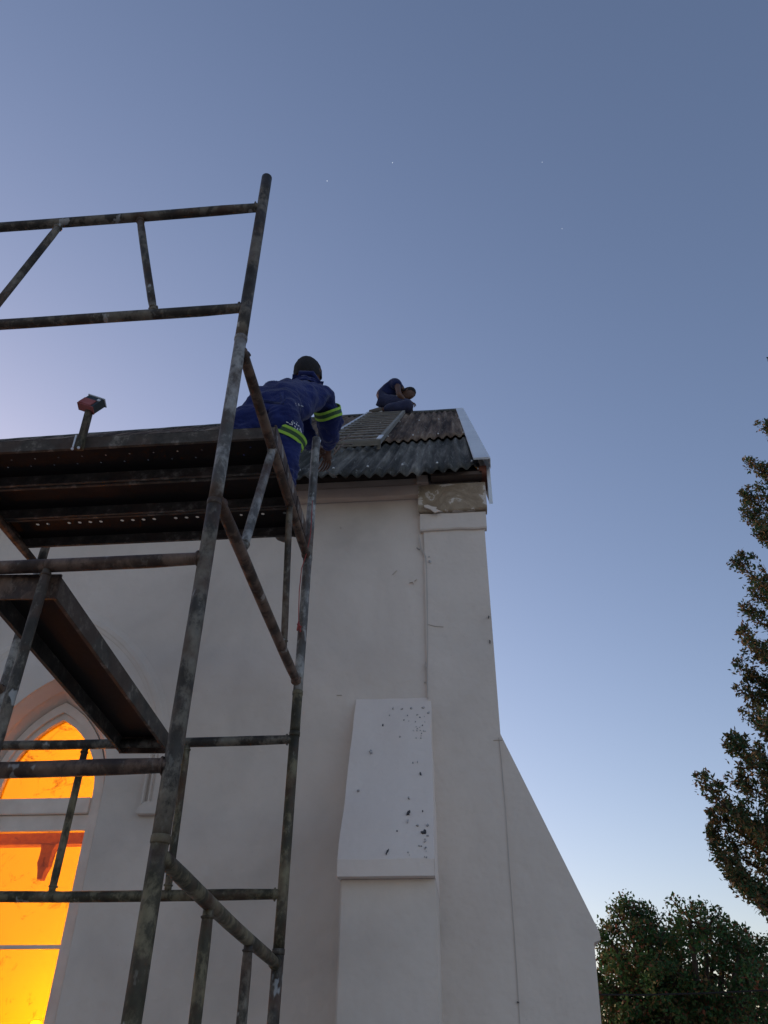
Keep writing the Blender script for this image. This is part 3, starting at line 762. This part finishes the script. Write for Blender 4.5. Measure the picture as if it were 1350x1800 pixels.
# ------------------------------------------------------------------ crawl board on the roof
cb = thing('roof_ladder', 'grey slatted crawl board lying on the corrugated roof up to the ridge', 'roof ladder', (-.77, 5.08, roof_z(5.08)))
sl_u = Vector((0, 1, TAN)).normalized(); sl_n = Vector((0, -TAN, 1)).normalized()
def on_roof(x, y, h): return Vector((x, y, roof_z(y))) + sl_n*h
Y0, Y1 = 5.08, 8.40
Xa, Xb = -1.04, -.54
for x, m_ in ((Xa, 'alu'), (Xb, 'slat')):
    o = obox('rail', (on_roof(x, Y0, .065)+on_roof(x, Y1, .065))/2, Vector((1, 0, 0)), sl_n, sl_u, .018, .022, (Y1-Y0)/2*math.sqrt(1+TAN*TAN), M[m_], cb)
obox('rail_cap', on_roof(Xb, Y0+.12, .089), Vector((1, 0, 0)), sl_n, sl_u, .02, .004, .17, M['white'], cb)
L_ = (Y1-Y0)
n_s = 15
for i in range(n_s):
    y = Y0 + .04 + (L_-.08)*i/(n_s-1)
    obox('slat', on_roof((Xa+Xb)/2, y, .082+.001*(i % 3)), Vector((1, 0, 0)), sl_n, sl_u, (Xb-Xa)/2-.012, .006, .030, M['slat'], cb, .003)
obox('end_foot', on_roof(Xb, Y0-.01, .045), Vector((1, 0, 0)), sl_n, sl_u, .016, .040, .02, M['slat'], cb)
obox('end_board', on_roof((Xa+Xb)/2, Y0-.03, .062), Vector((1, 0, 0)), sl_n, sl_u, (Xb-Xa)/2, .022, .012, M['slat'], cb)
for o in list(cb.children): pass

# ------------------------------------------------------------------ people
def skin_mesh(verts, edges, radii, root=0, sub=2, disp=0, seed=0, freq=9):
    me = bpy.data.meshes.new('tmp'); me.from_pydata([tuple(v) for v in verts], edges, []); me.update()
    o = bpy.data.objects.new('tmp', me); col.objects.link(o)
    o.modifiers.new('s', 'SKIN'); sk = me.skin_vertices[0] if me.skin_vertices else None
    if sk is None:
        bm = bmesh.new(); bm.from_mesh(me); bm.verts.layers.skin.verify(); bm.to_mesh(me); bm.free(); sk = me.skin_vertices[0]
    for i, r in enumerate(radii):
        r = (r, r) if isinstance(r, (int, float)) else r
        sk.data[i].radius = r; sk.data[i].use_root = (i == root)
    o.modifiers['s'].branch_smoothing = .6
    m = o.modifiers.new('u', 'SUBSURF'); m.levels = sub; m.render_levels = sub
    dg = bpy.context.evaluated_depsgraph_get(); dg.update()
    out = bpy.data.meshes.new_from_object(o.evaluated_get(dg))
    bpy.data.objects.remove(o); bpy.data.meshes.remove(me)
    if disp:
        n = len(out.vertices); nr = [v.normal.copy() for v in out.vertices]
        for v, q in zip(out.vertices, nr):
            c = v.co*freq
            v.co += q*disp*(noise.noise(c+Vector((seed, 0, 0))) + .7*abs(noise.noise(Vector((c.x*1.4, c.y*1.4, c.z*3.0))+Vector((0, seed, 0)))) - .2)
    out.polygons.foreach_set('use_smooth', [True]*len(out.polygons))
    return out
class Sk:
    def __init__(s): s.v, s.e, s.r = [], [], []
    def add(s, p, r, parent=None):
        s.v.append(Vector(p)); s.r.append(r); i = len(s.v)-1
        if parent is not None: s.e.append((parent, i))
        return i
    def chain(s, start, pts):
        for p, r in pts: start = s.add(p, r, start)
        return start
def hand(s, wrist_i, wrist, dirv, palm_n, size=1.0, curl=.5):
    """palm with four fingers and a thumb grown from the wrist vertex"""
    d = dirv.normalized(); n = palm_n.normalized(); side = d.cross(n).normalized()
    palm = s.add(wrist+d*.045*size, (.030*size, .014*size), wrist_i)
    for k_, (o_, l) in enumerate(((-.030, .062), (-.010, .074), (.010, .070), (.029, .054))):
        kn = s.add(wrist+d*.085*size+side*o_*size, .010*size, palm)
        p1 = wrist+d*(.085+l*.45)*size+side*o_*1.15*size+n*curl*l*.35*size
        p2 = wrist+d*(.085+l*.75)*size+side*o_*1.15*size+n*curl*l*.95*size
        p3 = wrist+d*(.085+l*.80)*size+side*o_*1.15*size+n*curl*l*1.35*size
        s.chain(kn, [(p1, .0085*size), (p2, .0078*size), (p3, .006*size)])
    t0 = s.add(wrist+d*.03*size-side*.034*size+n*.008, .012*size, palm)
    s.chain(t0, [(wrist+d*.06*size-side*.055*size+n*.025*size, .0095*size), (wrist+d*.085*size-side*.050*size+n*.045*size, .007*size)])

def head_geo(c, fwd, up, h=.235, w=.155):
    """head: skull + jaw + nose, ears, eyes and mouth relief; fwd = facing direction"""
    f = fwd.normalized(); u = (up - f*up.dot(f)).normalized(); s = f.cross(u).normalized()
    bm = bmesh.new(); bmesh.ops.create_uvsphere(bm, u_segments=32, v_segments=24, radius=1)
    for v_ in bm.verts:
        x, y, z = v_.co                     # x side, y forward, z up
        X, Y_, Z_ = x*w*.5, y*w*.62, z*h*.5
        if z < 0:
            k_ = min(1, -z*1.2); X *= 1-.28*k_; Y_ = Y_*(1-.12*k_) + .018*k_*(1 if y > 0 else .6)
        if y > .0:
            ex = math.exp(-((abs(x)-.36)**2/.02+(z-.02)**2/.012)); Y_ -= .010*ex
            nz = math.exp(-(x**2/.012+(z+.16)**2/.03)); Y_ += .022*nz
            mo = math.exp(-(x**2/.05+(z+.50)**2/.003)); Y_ += .006*mo
            mo = math.exp(-(x**2/.06+(z+.56)**2/.0012)); Y_ -= .006*mo
            br = math.exp(-((abs(x)-.3)**2/.05+(z-.17)**2/.006)); Y_ += .006*br
        ea = math.exp(-((y+.05)**2/.02+(z+.05)**2/.05)) if abs(x) > .9 else 0
        X += math.copysign(.016*ea, x) if abs(x) > .9 else 0
        v_.co = c + s*X + f*Y_ + u*Z_
    return bm
def cap_geo(c, fwd, up, h, w, grow=1.05, low=-.05):
    f = fwd.normalized(); u = (up - f*up.dot(f)).normalized(); s = f.cross(u).normalized()
    bm = bmesh.new(); bmesh.ops.create_uvsphere(bm, u_segments=32, v_segments=24, radius=1)
    bmesh.ops.delete(bm, geom=[v_ for v_ in bm.verts if v_.co.z < low - .35*max(0, -v_.co.y) + .55*max(0, v_.co.y)], context='VERTS')
    for v_ in bm.verts:
        x, y, z = v_.co; g = grow + .02*noise.noise(v_.co*6)
        g += .035*noise.noise(v_.co*14)
        v_.co = c + s*x*w*.5*g + f*y*w*.62*g + u*z*h*.5*g
    return bm
def join_into(body_mesh, bms):
    bm = bmesh.new(); bm.from_mesh(body_mesh)
    for b in bms:
        tmp = bpy.data.meshes.new('t'); b.to_mesh(tmp); b.free(); bm.from_mesh(tmp); bpy.data.meshes.remove(tmp)
    bm.to_mesh(body_mesh); bm.free(); body_mesh.polygons.foreach_set('use_smooth', [True]*len(body_mesh.polygons))
def band_strip(name, c, axis, r, w, mat, parent, off=.004, ecc=1.0, thick=.004):
    a = axis.normalized(); t_ = Vector((0, 0, 1)) if abs(a.z) < .8 else Vector((1, 0, 0)); s = a.cross(t_).normalized(); u = s.cross(a).normalized()
    vs_, fs = [], []; N = 28
    for i in range(N):
        q = 2*math.pi*i/N; wv = .004*math.sin(3*q+1)
        for (rr, h) in ((r+off, -w/2), (r+off+thick, -w/2), (r+off+thick, w/2), (r+off, w/2)):
            vs_.append(c + s*math.cos(q)*rr*ecc + u*math.sin(q)*rr + a*(h+wv))
    for i in range(N):
        j = (i+1) % N
        for k_ in range(4): fs.append((i*4+k_, i*4+(k_+1) % 4, j*4+(k_+1) % 4, j*4+k_))
    return obj(name, vs_, fs, mat, parent)

def person_one():
    hip = atY(473, 722, 2.95); bel = atY(505, 716, 3.12); ch = atY(540, 706, 3.28); nk = atY(542, 674, 3.40)
    hd = atY(541, 657, 3.47)
    rs = atY(568, 690, 3.30)
    re = atY(580, 742, 3.45); rw = atY(577, 792, 3.68)
    ls = atY(522, 690, 3.42); le = atY(532, 765, 3.55); lw = atY(556, 785, 3.72)
    rh = atY(492, 722, 2.93); rk = Vector((-.782, 2.99, 4.16)); ra = Vector((-.80, 3.03, 3.86)); rt = Vector((-.80, 3.15, 3.79))
    lh = atY(452, 722, 2.93); lk = Vector((-1.00, 2.94, 4.15)); la = Vector((-1.02, 2.90, 3.86)); lt = Vector((-1.02, 3.02, 3.79))
    # body (skin), one continuous surface
    s = Sk()
    r0 = s.add(hip, .07); b = s.add(bel, .07, r0); c = s.add(ch, .085, b); n_ = s.add(nk, .045, c); s.add(nk.lerp(hd, .55), .052, n_)
    rsi = s.chain(c, [(rs, .050), (rs.lerp(re, .5), .044), (re, .038), (re.lerp(rw, .5), .034), (rw, .024)])
    hand(s, rsi, rw, Vector((-.1, .35, -.5)), Vector((-.45, .6, .35)), .8, 1.0)
    lsi = s.chain(c, [(ls, .050), (ls.lerp(le, .5), .044), (le, .040), (le.lerp(lw, .5), .036), (lw, .026)])
    hand(s, lsi, lw, (lw-le), Vector((0, .6, -1)), 1.0, .4)
    s.chain(r0, [(rh, .06), (rh.lerp(rk, .5), .06), (rk, .050), (rk.lerp(ra, .4), .052), (ra, .038), (rt, .036)])
    s.chain(r0, [(lh, .06), (lh.lerp(lk, .5), .06), (lk, .050), (lk.lerp(la, .4), .052), (la, .038), (lt, .036)])
    bm_ = skin_mesh(s.v, s.e, s.r, 0, 1)
    fwd = Vector((.25, .95, -.12)); up = Vector((.05, .2, 1))
    join_into(bm_, [head_geo(hd, fwd, up, .215, .152)])
    body = link('person', bm_, M['skin'])
    tag(body, 'person in blue overalls with lime bands bending over from the scaffold deck to the eaves', 'person')
    # overalls
    s = Sk()
    r0 = s.add(hip, .150); b = s.add(bel, .135, r0); c = s.add(ch, .150, b); s.add(nk+Vector((0, -.01, -.005)), .082, c)
    s.chain(c, [(rs, .088), (rs.lerp(re, .5)+Vector((.004, 0, 0)), .076), (re, .070), (re.lerp(rw, .5), .066), (rw.lerp(re, .05), .050)])
    s.chain(c, [(ls, .085), (ls.lerp(le, .5), .074), (le, .066), (le.lerp(lw, .5), .058), (lw.lerp(le, .12), .046)])
    s.chain(r0, [(rh, .118), (rh.lerp(rk, .5), .108), (rk, .092), (rk.lerp(ra, .4), .082), (ra, .070)])
    s.chain(r0, [(lh, .118), (lh.lerp(lk, .5), .108), (lk, .088), (lk.lerp(la, .4), .08), (la, .070)])
    om = skin_mesh(s.v, s.e, s.r, 0, 4, .020, 3, 13)
    link('overalls', om, M['navy'], body)
    # collar
    vv, ff = tube_geo([nk+Vector((-.07, .0, .0)), nk+Vector((-.035, -.055, .03)), nk+Vector((.03, -.055, .02)), nk+Vector((.07, .0, -.01))], [.012, .02, .02, .012], 10); obj('collar', vv, ff, M['navy'], body, True)
    # hair
    from_bm('hair', cap_geo(hd, fwd, up, .215, .152, 1.10, -.45), M['hair'], body, True)
    # hi-vis bands: upper arm, knee
    a = (re-rs); c_ = rs.lerp(re, .66)
    for k_, (dd, mm, ww) in enumerate(((-.018, 'lime', .014), (0, 'limedark', .020), (.018, 'lime', .014))):
        band_strip('reflective_band', c_+a.normalized()*dd, a, .072, ww, M[mm], body, .004+(.001 if k_ != 1 else 0))
    c_ = atY(503, 767, 2.985); a = Vector((.42, .28, 1.0))
    a = (_Rt*.45 + _Up*.85 + _F*.25)
    for k_, (dd, mm, ww) in enumerate(((.017, 'lime', .014), (0, 'limedark', .018), (-.017, 'lime', .014))):
        band_strip('reflective_band', c_+a.normalized()*dd, a, .100, ww, M[mm], body, .002+(.001 if k_ != 1 else 0))
    # pocket flap over the seat
    P0 = [(463, 688), (500, 690), (499, 706), (465, 702)]
    # boots
    for A_, T_ in ((ra, rt), (la, lt)):
        vv, ff = tube_geo([A_+Vector((0, -.06, -.04)), A_+Vector((0, -.03, -.045)), A_.lerp(T_, .5)+Vector((0, .02, -.035)), T_+Vector((0, .05, -.01)), T_+Vector((0, .09, -.01))], [.03, .048, .046, .042, .02], 14)
        obj('boot', vv, ff, M['boot'], body, True)
    return body, om
p1, om1 = person_one()
def decal_on(mesh_, rays, name, mat, parent, off=.003):
    """small printed marks laid on the cloth surface where the print sits"""
    from mathutils.bvhtree import BVHTree
    bvh = BVHTree.FromPolygons([v_.co for v_ in mesh_.vertices], [tuple(p.vertices) for p in mesh_.polygons])
    vs_, fs = [], []
    for quad in rays:
        q = []
        for (x, y) in quad:
            d = ray(x, y).normalized(); h = bvh.ray_cast(CAM, d)
            if h[0] is None: q = None; break
            q.append(h[0]-d*off)
        if q:
            b = len(vs_); vs_ += q; fs.append(tuple(range(b, b+len(q))))
    if fs: return obj(name, vs_, fs, mat, parent)
marks = []
for (x, y, w_, h_, s_) in [(503, 741, 4, 1.6, 1), (508, 744, 5, 1.6, 1), (512, 741, 1.6, 6, 3), (516, 742, 1.8, 9, 4), (520, 744, 1.8, 10, 4), (524, 747, 1.8, 9, 4), (514, 739, 9, 1.6, 3), (516, 752, 7, 1.6, 3), (527, 752, 1.6, 8, 3), (519, 708, 1.6, 5, 1), (524, 709, 1.6, 4, 1), (528, 712, 5, 1.3, 1), (505, 748, 5, 1.2, 2)]:
    marks.append([(x, y), (x+w_, y+.35*w_), (x+w_+h_*.25, y+h_+.35*w_), (x+h_*.25, y+h_)])
decal_on(om1, marks, 'back_print', M['print'], p1)
fl = []
for i in range(5):
    x = 463+i*7.2; fl.append([(x, 686+i*.5), (x+7.2, 686.5+i*.5), (x+7.2, 704+i*.9), (x, 703+i*.9)])
decal_on(om1, fl, 'pocket_flap', M['navy'], p1, .006)
decal_on(om1, [[(464+i*7, 703.6+i*.9), (471+i*7, 704.5+i*.9), (471+i*7, 707+i*.9), (464+i*7, 706+i*.9)] for i in range(5)], 'pocket_seam', M['navy2'], p1, .007)
# wire in the hand of the first person and loose ends on the sheet
w0 = atY(600, 742, 3.75)
def wire(name, pts, r, mat, label, cat, parent=None):
    vv, ff = tube_geo([Vector(p) for p in pts], r, 6); o = obj(name, vv, ff, mat, parent, True)
    if label: tag(o, label, cat)
    return o
wire('tie_wire', [atY(x, y, yy) for x, y, yy in ((560, 816, 3.90), (570, 823, 3.88), (580, 832, 3.87), (592, 839, 3.86))], .0028, M['wire'], 'thin wire held against the eaves by the bending person', 'wire')
lw_ = [on_roof(-.84, 4.75, .05), on_roof(-.86, 4.82, .09), on_roof(-.80, 4.98, .12), on_roof(-.76, 5.06, .14)]
o = wire('loose_twigs', lw_, .007, M['wire'], 'bent dry stalks lying at the foot of the slatted crawl board', 'debris')
for a, b in (((-.84, 4.76), (-.74, 4.98)), ((-.88, 4.70), (-.84, 5.0)), ((-.83, 4.65), (-.77, 4.82))):
    vv, ff = tube_geo([on_roof(*a, .04), on_roof((a[0]+b[0])/2, (a[1]+b[1])/2, .09), on_roof(*b, .07)], .006, 6); x_ = obj('twig', vv, ff, M['wire'], o, True)

def person_two():
    def Q(x, y, yy): return atY(x, y+1, yy)
    hip = Q(668, 708, 8.42); sp = Q(676, 698, 8.42); ch = Q(690, 684, 8.42); nk = Q(704, 680, 8.38); hd = Q(718, 691, 8.36)
    rs = Q(698, 672, 8.28); re = Q(701, 692, 8.14); rw = Q(712, 703, 8.2)
    ls = Q(695, 671, 8.52); le = Q(712, 700, 8.55); lw = Q(722, 706, 8.4)
    rk = Q(724, 713, 8.22); ra = Q(668, 720, 8.24); rt = Q(659, 722, 8.22)
    lk = Q(722, 708, 8.50); la = Q(690, 722, 8.50); lt = Q(708, 724, 8.45)
    s = Sk(); r0 = s.add(hip, .08); a = s.add(sp, .08, r0); c = s.add(ch, .08, a); n_ = s.add(nk, .055, c); s.add(nk.lerp(hd, .5), .05, n_)
    i = s.chain(c, [(rs, .055), (rs.lerp(re, .5), .044), (re, .04), (re.lerp(rw, .5), .034), (rw, .026)]); hand(s, i, rw, rw-re, Vector((0, .5, -1)), 1, .5)
    i = s.chain(c, [(ls, .055), (le, .04), (lw, .026)]); hand(s, i, lw, lw-le, Vector((0, .5, -1)), 1, .5)
    s.chain(r0, [(hip.lerp(rk, .15)+Vector((0, -.05, 0)), .085), (rk, .058), (rk.lerp(ra, .5), .048), (ra, .036), (rt, .03)])
    s.chain(r0, [(hip.lerp(lk, .15)+Vector((0, .05, 0)), .085), (lk, .058), (lk.lerp(la, .5), .048), (la, .036), (lt, .03)])
    m = skin_mesh(s.v, s.e, s.r, 0, 1); fwd = Vector((.75, -.2, -.55)); up = Vector((.6, 0, .75))
    join_into(m, [head_geo(hd, fwd, up, .225, .155)])
    body = link('person', m, M['skin'])
    tag(body, 'person in dark blue jacket crouched on the roof ridge with head bowed', 'person')
    from_bm('hair', cap_geo(hd, fwd, up, .225, .155, 1.06, -.25), M['hair'], body, True)
    s = Sk(); r0 = s.add(hip+Vector((0, 0, .05)), .155); a = s.add(sp, .17, r0); c = s.add(ch, .175, a); s.add(nk.lerp(ch, .2), .08, c)
    s.chain(c, [(rs, .10), (rs.lerp(re, .4), .085)]); s.chain(c, [(ls, .095), (ls.lerp(le, .6), .065), (le, .055)])
    link('jacket', skin_mesh(s.v, s.e, s.r, 0, 2, .012, 8, 9), M['navy2'], body)
    s = Sk(); r0 = s.add(hip, (.135, .125))
    s.chain(r0, [(hip.lerp(rk, .2)+Vector((0, -.05, 0)), .115), (hip.lerp(rk, .6), .125), (rk, .11), (rk.lerp(ra, .5), .095), (ra.lerp(rk, .1), .06)])
    s.chain(r0, [(hip.lerp(lk, .2)+Vector((0, .05, 0)), .115), (hip.lerp(lk, .6), .10), (lk, .088), (lk.lerp(la, .5), .075), (la, .055)])
    link('trousers', skin_mesh(s.v, s.e, s.r, 0, 2, .014, 5, 10), M['grey_cloth'], body)
    for A_, T_, d in ((ra, rt, Vector((-.08, 0, .0))), (la, lt, Vector((.06, 0, 0)))):
        vv, ff = tube_geo([A_-d*.4, A_, T_, T_+d], [.035, .045, .04, .022], 12); sh = obj('shoe', vv, ff, M['boot'], body, True)
        vv, ff = tube_geo([A_-d*.4+Vector((0, 0, -.035)), T_+d+Vector((0, 0, -.025))], [.022, .02], 10); obj('sole', vv, ff, M['sole'], sh, True)
person_two()

# red cord hanging beside the far post
cp = [(549, 880), (547, 925), (545, 945), (538, 975), (530, 1000), (526, 1040), (525, 1075), (525, 1095)]
cord = wire('hanging_cord', [atY(x, y, 3.17) for x, y in cp], .0022, M['cord'], 'thin red cord with knotted end hanging beside the far scaffold post', 'cord')
for a, b in (((525, 1093), (523, 1108)), ((525, 1093), (528, 1110)), ((523, 1097), (529, 1102))):
    vv, ff = tube_geo([atY(*a, 3.17), atY(*b, 3.16)], [.004, .0045], 6); obj('knot', vv, ff, M['cord'], cord, True)

# ------------------------------------------------------------------ trees
def leaves(centres, normals, size, spread, mat, name, parent, per, aspect=2.0, seed=1):
    """many small leaf-shaped faces scattered round clump centres (joined: nobody could count them)"""
    g = np.random.default_rng(seed); C_ = np.repeat(np.array(centres), per, axis=0); n = len(C_)
    sp = np.repeat(np.array(spread).reshape(-1, 1) if np.ndim(spread) else np.full((len(centres), 1), spread), per, axis=0)
    off = g.normal(size=(n, 3)); off /= np.linalg.norm(off, axis=1, keepdims=True)+1e-9; off *= (g.random((n, 1))**.45)*sp
    c = C_+off
    d = g.normal(size=(n, 3)) + (off/(sp+1e-6))*1.0 + np.array([0, 0, .35]); d /= np.linalg.norm(d, axis=1, keepdims=True)
    q = g.normal(size=(n, 3)); s = np.cross(d, q); s /= np.linalg.norm(s, axis=1, keepdims=True)+1e-9
    L = size*(.6+.8*g.random((n, 1))); w = L/aspect
    nn = np.cross(d, s)
    V = np.stack([c-d*L*.5, c+s*w*.5+nn*w*.12, c+d*L*.5, c-s*w*.5+nn*w*.12], axis=1).reshape(-1, 3)
    me = bpy.data.meshes.new(name); me.vertices.add(n*4); me.vertices.foreach_set('co', V.ravel().astype(np.float32))
    me.loops.add(n*4); me.loops.foreach_set('vertex_index', np.arange(n*4, dtype=np.int32))
    me.polygons.add(n); me.polygons.foreach_set('loop_start', np.arange(0, n*4, 4, dtype=np.int32)); me.polygons.foreach_set('loop_total', np.full(n, 4, dtype=np.int32))
    me.update(calc_edges=True); me.validate()
    return link(name, me, mat, parent)

def limb_set(name, segs, mat, parent):
    vs_, fs = [], []
    for pts, r in segs:
        v_, f_ = tube_geo(pts, r, 7); b = len(vs_); vs_ += v_; fs += [tuple(b+i for i in q) for q in f_]
    return obj(name, vs_, fs, mat, parent, True)

def conifer():
    YC = 11.5
    base = Vector((6.75, YC, 0)); H = 13.2
    root = thing('conifer_tree', 'tall dark conifer with upswept brown-green sprays at the right edge', 'tree', tuple(base))
    trunk = [(0, 0, 0), (.1, 0, 3), (.05, .1, 7), (0, 0, 11), (0, 0, H)]
    limb_set('trunk', [([Vector(p) for p in trunk], [.34, .28, .2, .12, .03])], M['bark'], root)
    g = random.Random(11); limbs = []; cen = []; spr = []
    def plume(a, b, r):
        """upswept spray from a to b"""
        n = max(3, int((b-a).length/.16)); mid = (a+b)/2 + Vector((0, 0, -(b-a).length*.16))
        pts = [a.lerp(mid, t_).lerp(mid.lerp(b, t_), t_) for t_ in np.linspace(0, 1, 7)]
        limbs.append((pts, [.045*(1-.85*k_/6) for k_ in range(7)]))
        for k_ in range(n):
            t_ = .22+.78*(k_+g.random())/n; t_ = min(t_, 1)
            p = a.lerp(mid, t_).lerp(mid.lerp(b, t_), t_); rr = r*(1.05-.72*t_)
            cen.append(tuple(p)); spr.append(max(.10, rr*.5))
            for _ in range(3):
                o_ = Vector((g.gauss(0, 1), g.gauss(0, 1), g.gauss(0, .5))).normalized()*rr*g.uniform(.5, 1.15)
                tip_ = p+o_*1.25+Vector((0, 0, .10+.5*rr))
                for q_, f_ in ((.35, .15), (.7, .105), (1.0, .055)):
                    cen.append(tuple(p.lerp(tip_, q_))); spr.append(f_*g.uniform(.8, 1.25))
    # sprays that make the left outline as it stands
    for (x, y, r) in ((1347, 752, .34), (1318, 815, .30), (1303, 868, .32), (1308, 905, .30), (1332, 935, .26), (1298, 992, .30), (1318, 1040, .30), (1312, 1075, .3), (1310, 1122, .32), (1299, 1172, .34), (1303, 1215, .32), (1320, 1262, .30),
                      (1268, 1300, .36), (1238, 1383, .36), (1250, 1425, .34), (1246, 1466, .30), (1262, 1505, .34), (1285, 1540, .34), (1300, 1370, .42), (1318, 1330, .36), (1330, 1455, .42), (1310, 1560, .30), (1345, 1590, .3), (1345, 1400, .4), (1345, 1290, .4), (1340, 1160, .4), (1345, 1060, .4), (1345, 870, .4)):
        tip = atY(x, y, YC-.6+g.uniform(-.7, .7)) - base
        L_ = 1.2+.5*g.random()
        a = Vector((min(tip.x+1.3*L_, -.1) if tip.x+1.3*L_ < 0 else -.1, tip.y*.3, tip.z-L_*.75))
        plume(a, tip, r)
    for k_ in range(300):
        z = g.uniform(2.2, H-.4); R0 = 3.3*(1-(z/H)**1.8)*(.55+.45*min(1, z/4))
        ang = g.uniform(0, 2*math.pi); rad = R0*g.uniform(.45, .92)
        if math.cos(ang) < -.35: rad *= .78
        tip = Vector((math.cos(ang)*rad, math.sin(ang)*rad, z+.35*rad)); a = Vector((math.cos(ang)*.1, math.sin(ang)*.1, max(.8, z-.5*rad)))
        plume(a, tip, g.uniform(.30, .44))
    limb_set('limbs', limbs, M['bark'], root)['kind'] = 'stuff'
    leaves(cen, None, .062, spr, M['conifer'], 'foliage', root, 22, 2.3, 3)['kind'] = 'stuff'
conifer()

def broad(name, label, base, H, lobes, mat, size, per, seed, R0=.35, trunk_r=.22, group=None):
    root = thing(name, label, 'tree', tuple(base), group)
    g = random.Random(seed); cen, spr, limbs = [], [], []
    limb_set('trunk', [([Vector((0, 0, 0)), Vector((.05, 0, H*.2)), Vector((0, .05, H*.42))], [trunk_r, trunk_r*.8, trunk_r*.6])], M['bark'], root)
    top = Vector((0, .05, H*.40))
    for (c, r) in lobes:
        c = Vector(c)-Vector(base)
        mid = top.lerp(c, .5)+Vector((0, 0, -.15*r)); limbs.append(([top, mid, c], [trunk_r*.5, trunk_r*.3, .03]))
        n = max(12, int(26*r*r/.5))
        for _ in range(n):
            d = Vector((g.gauss(0, 1), g.gauss(0, 1), g.gauss(0, 1))).normalized(); rad = r*(g.random()**.4)
            p = c+d*rad; cen.append(tuple(p)); spr.append(R0*g.uniform(.35, .8))
            if g.random() < .35: limbs.append(([c, c.lerp(p, .5)+Vector((0, 0, .05)), p+d*.12], [.022, .014, .006]))
    limb_set('limbs', limbs, M['bark'], root)['kind'] = 'stuff'
    leaves(cen, None, size, spr, mat, 'foliage', root, per, 1.7, seed)['kind'] = 'stuff'
YT = 18
lob = []
g = random.Random(5)
for (x, y, r) in ((1072, 1632, .38), (1095, 1600, .42), (1118, 1590, .38), (1080, 1680, .5), (1150, 1625, .5), (1185, 1640, .45), (1212, 1595, .40), (1240, 1618, .5), (1275, 1630, .45), (1300, 1650, .42), (1318, 1668, .35), (1325, 1700, .4),
                  (1120, 1660, .7), (1180, 1690, .8), (1250, 1690, .8), (1100, 1740, .8), (1300, 1740, .7), (1170, 1770, .9), (1240, 1790, .9), (1062, 1790, .6), (1310, 1800, .7), (1110, 1850, .8)):
    lob.append((atY(x, y+22, YT+g.uniform(-.9, .9)), r*.95))
for k_ in range(12):
    a = g.uniform(0, 6.28); lob.append((Vector((4.2+math.cos(a)*1.5, YT+1.1+math.sin(a)*1.2, 2.9+g.uniform(-.5, .8))), .7))
broad('broadleaf_tree', 'rounded green broadleaf tree with reddish tips beyond the corner buttress', Vector((4.15, YT, 0)), 4.4, lob, M['broad'], .075, 70, 21)
# darker hedge row behind it
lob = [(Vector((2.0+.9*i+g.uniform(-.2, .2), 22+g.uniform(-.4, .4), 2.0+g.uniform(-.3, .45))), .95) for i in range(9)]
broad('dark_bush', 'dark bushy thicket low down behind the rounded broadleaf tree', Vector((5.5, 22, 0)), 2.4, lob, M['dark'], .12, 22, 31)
# overhead cable passing in front of the trees
pts = [Vector((2.0+10*t_, 15.5, 0))+Vector((0, 0, 2.585+.10*(2*t_-1)**2)) for t_ in np.linspace(0, 1, 12)]
ca_ = [atY(1010, 1748, 15.5), atY(1130, 1749, 15.5), atY(1240, 1746, 15.5), atY(1400, 1738, 15.5)]
wire('overhead_cable', [ca_[0]+Vector((-3, 0, .12))] + ca_ + [ca_[-1]+Vector((6, 0, .35))], .013, M['cable'], 'thin black overhead cable crossing in front of the broadleaf tree', 'cable')

# four tiny glowing specks set far out in the sky
t = NT('speck_glow'); em = t.n.new('ShaderNodeEmission'); em.inputs[0].default_value = (.9, .95, 1, 1); em.inputs[1].default_value = 1.0
t.l.new(em.outputs[0], t.out.inputs[0])
for (x, y, lb) in ((575, 318, 'tiny white star closest to the top of the scaffold post'), (690, 286, 'tiny white star high above the person crouched on the ridge'),
        (953, 285, 'tiny faint star at upper right, higher of the right hand two'), (988, 402, 'tiny faint star furthest right and lowest of the four')):
    p = CAM + ray(x, y).normalized()*4000
    bm = bmesh.new(); bmesh.ops.create_icosphere(bm, subdivisions=1, radius=1.4 if x < 700 else 1.0)
    o = from_bm('speck', bm, t.m); o.location = p
    tag(o, lb, 'speck', 'faint specks in the dusk sky')
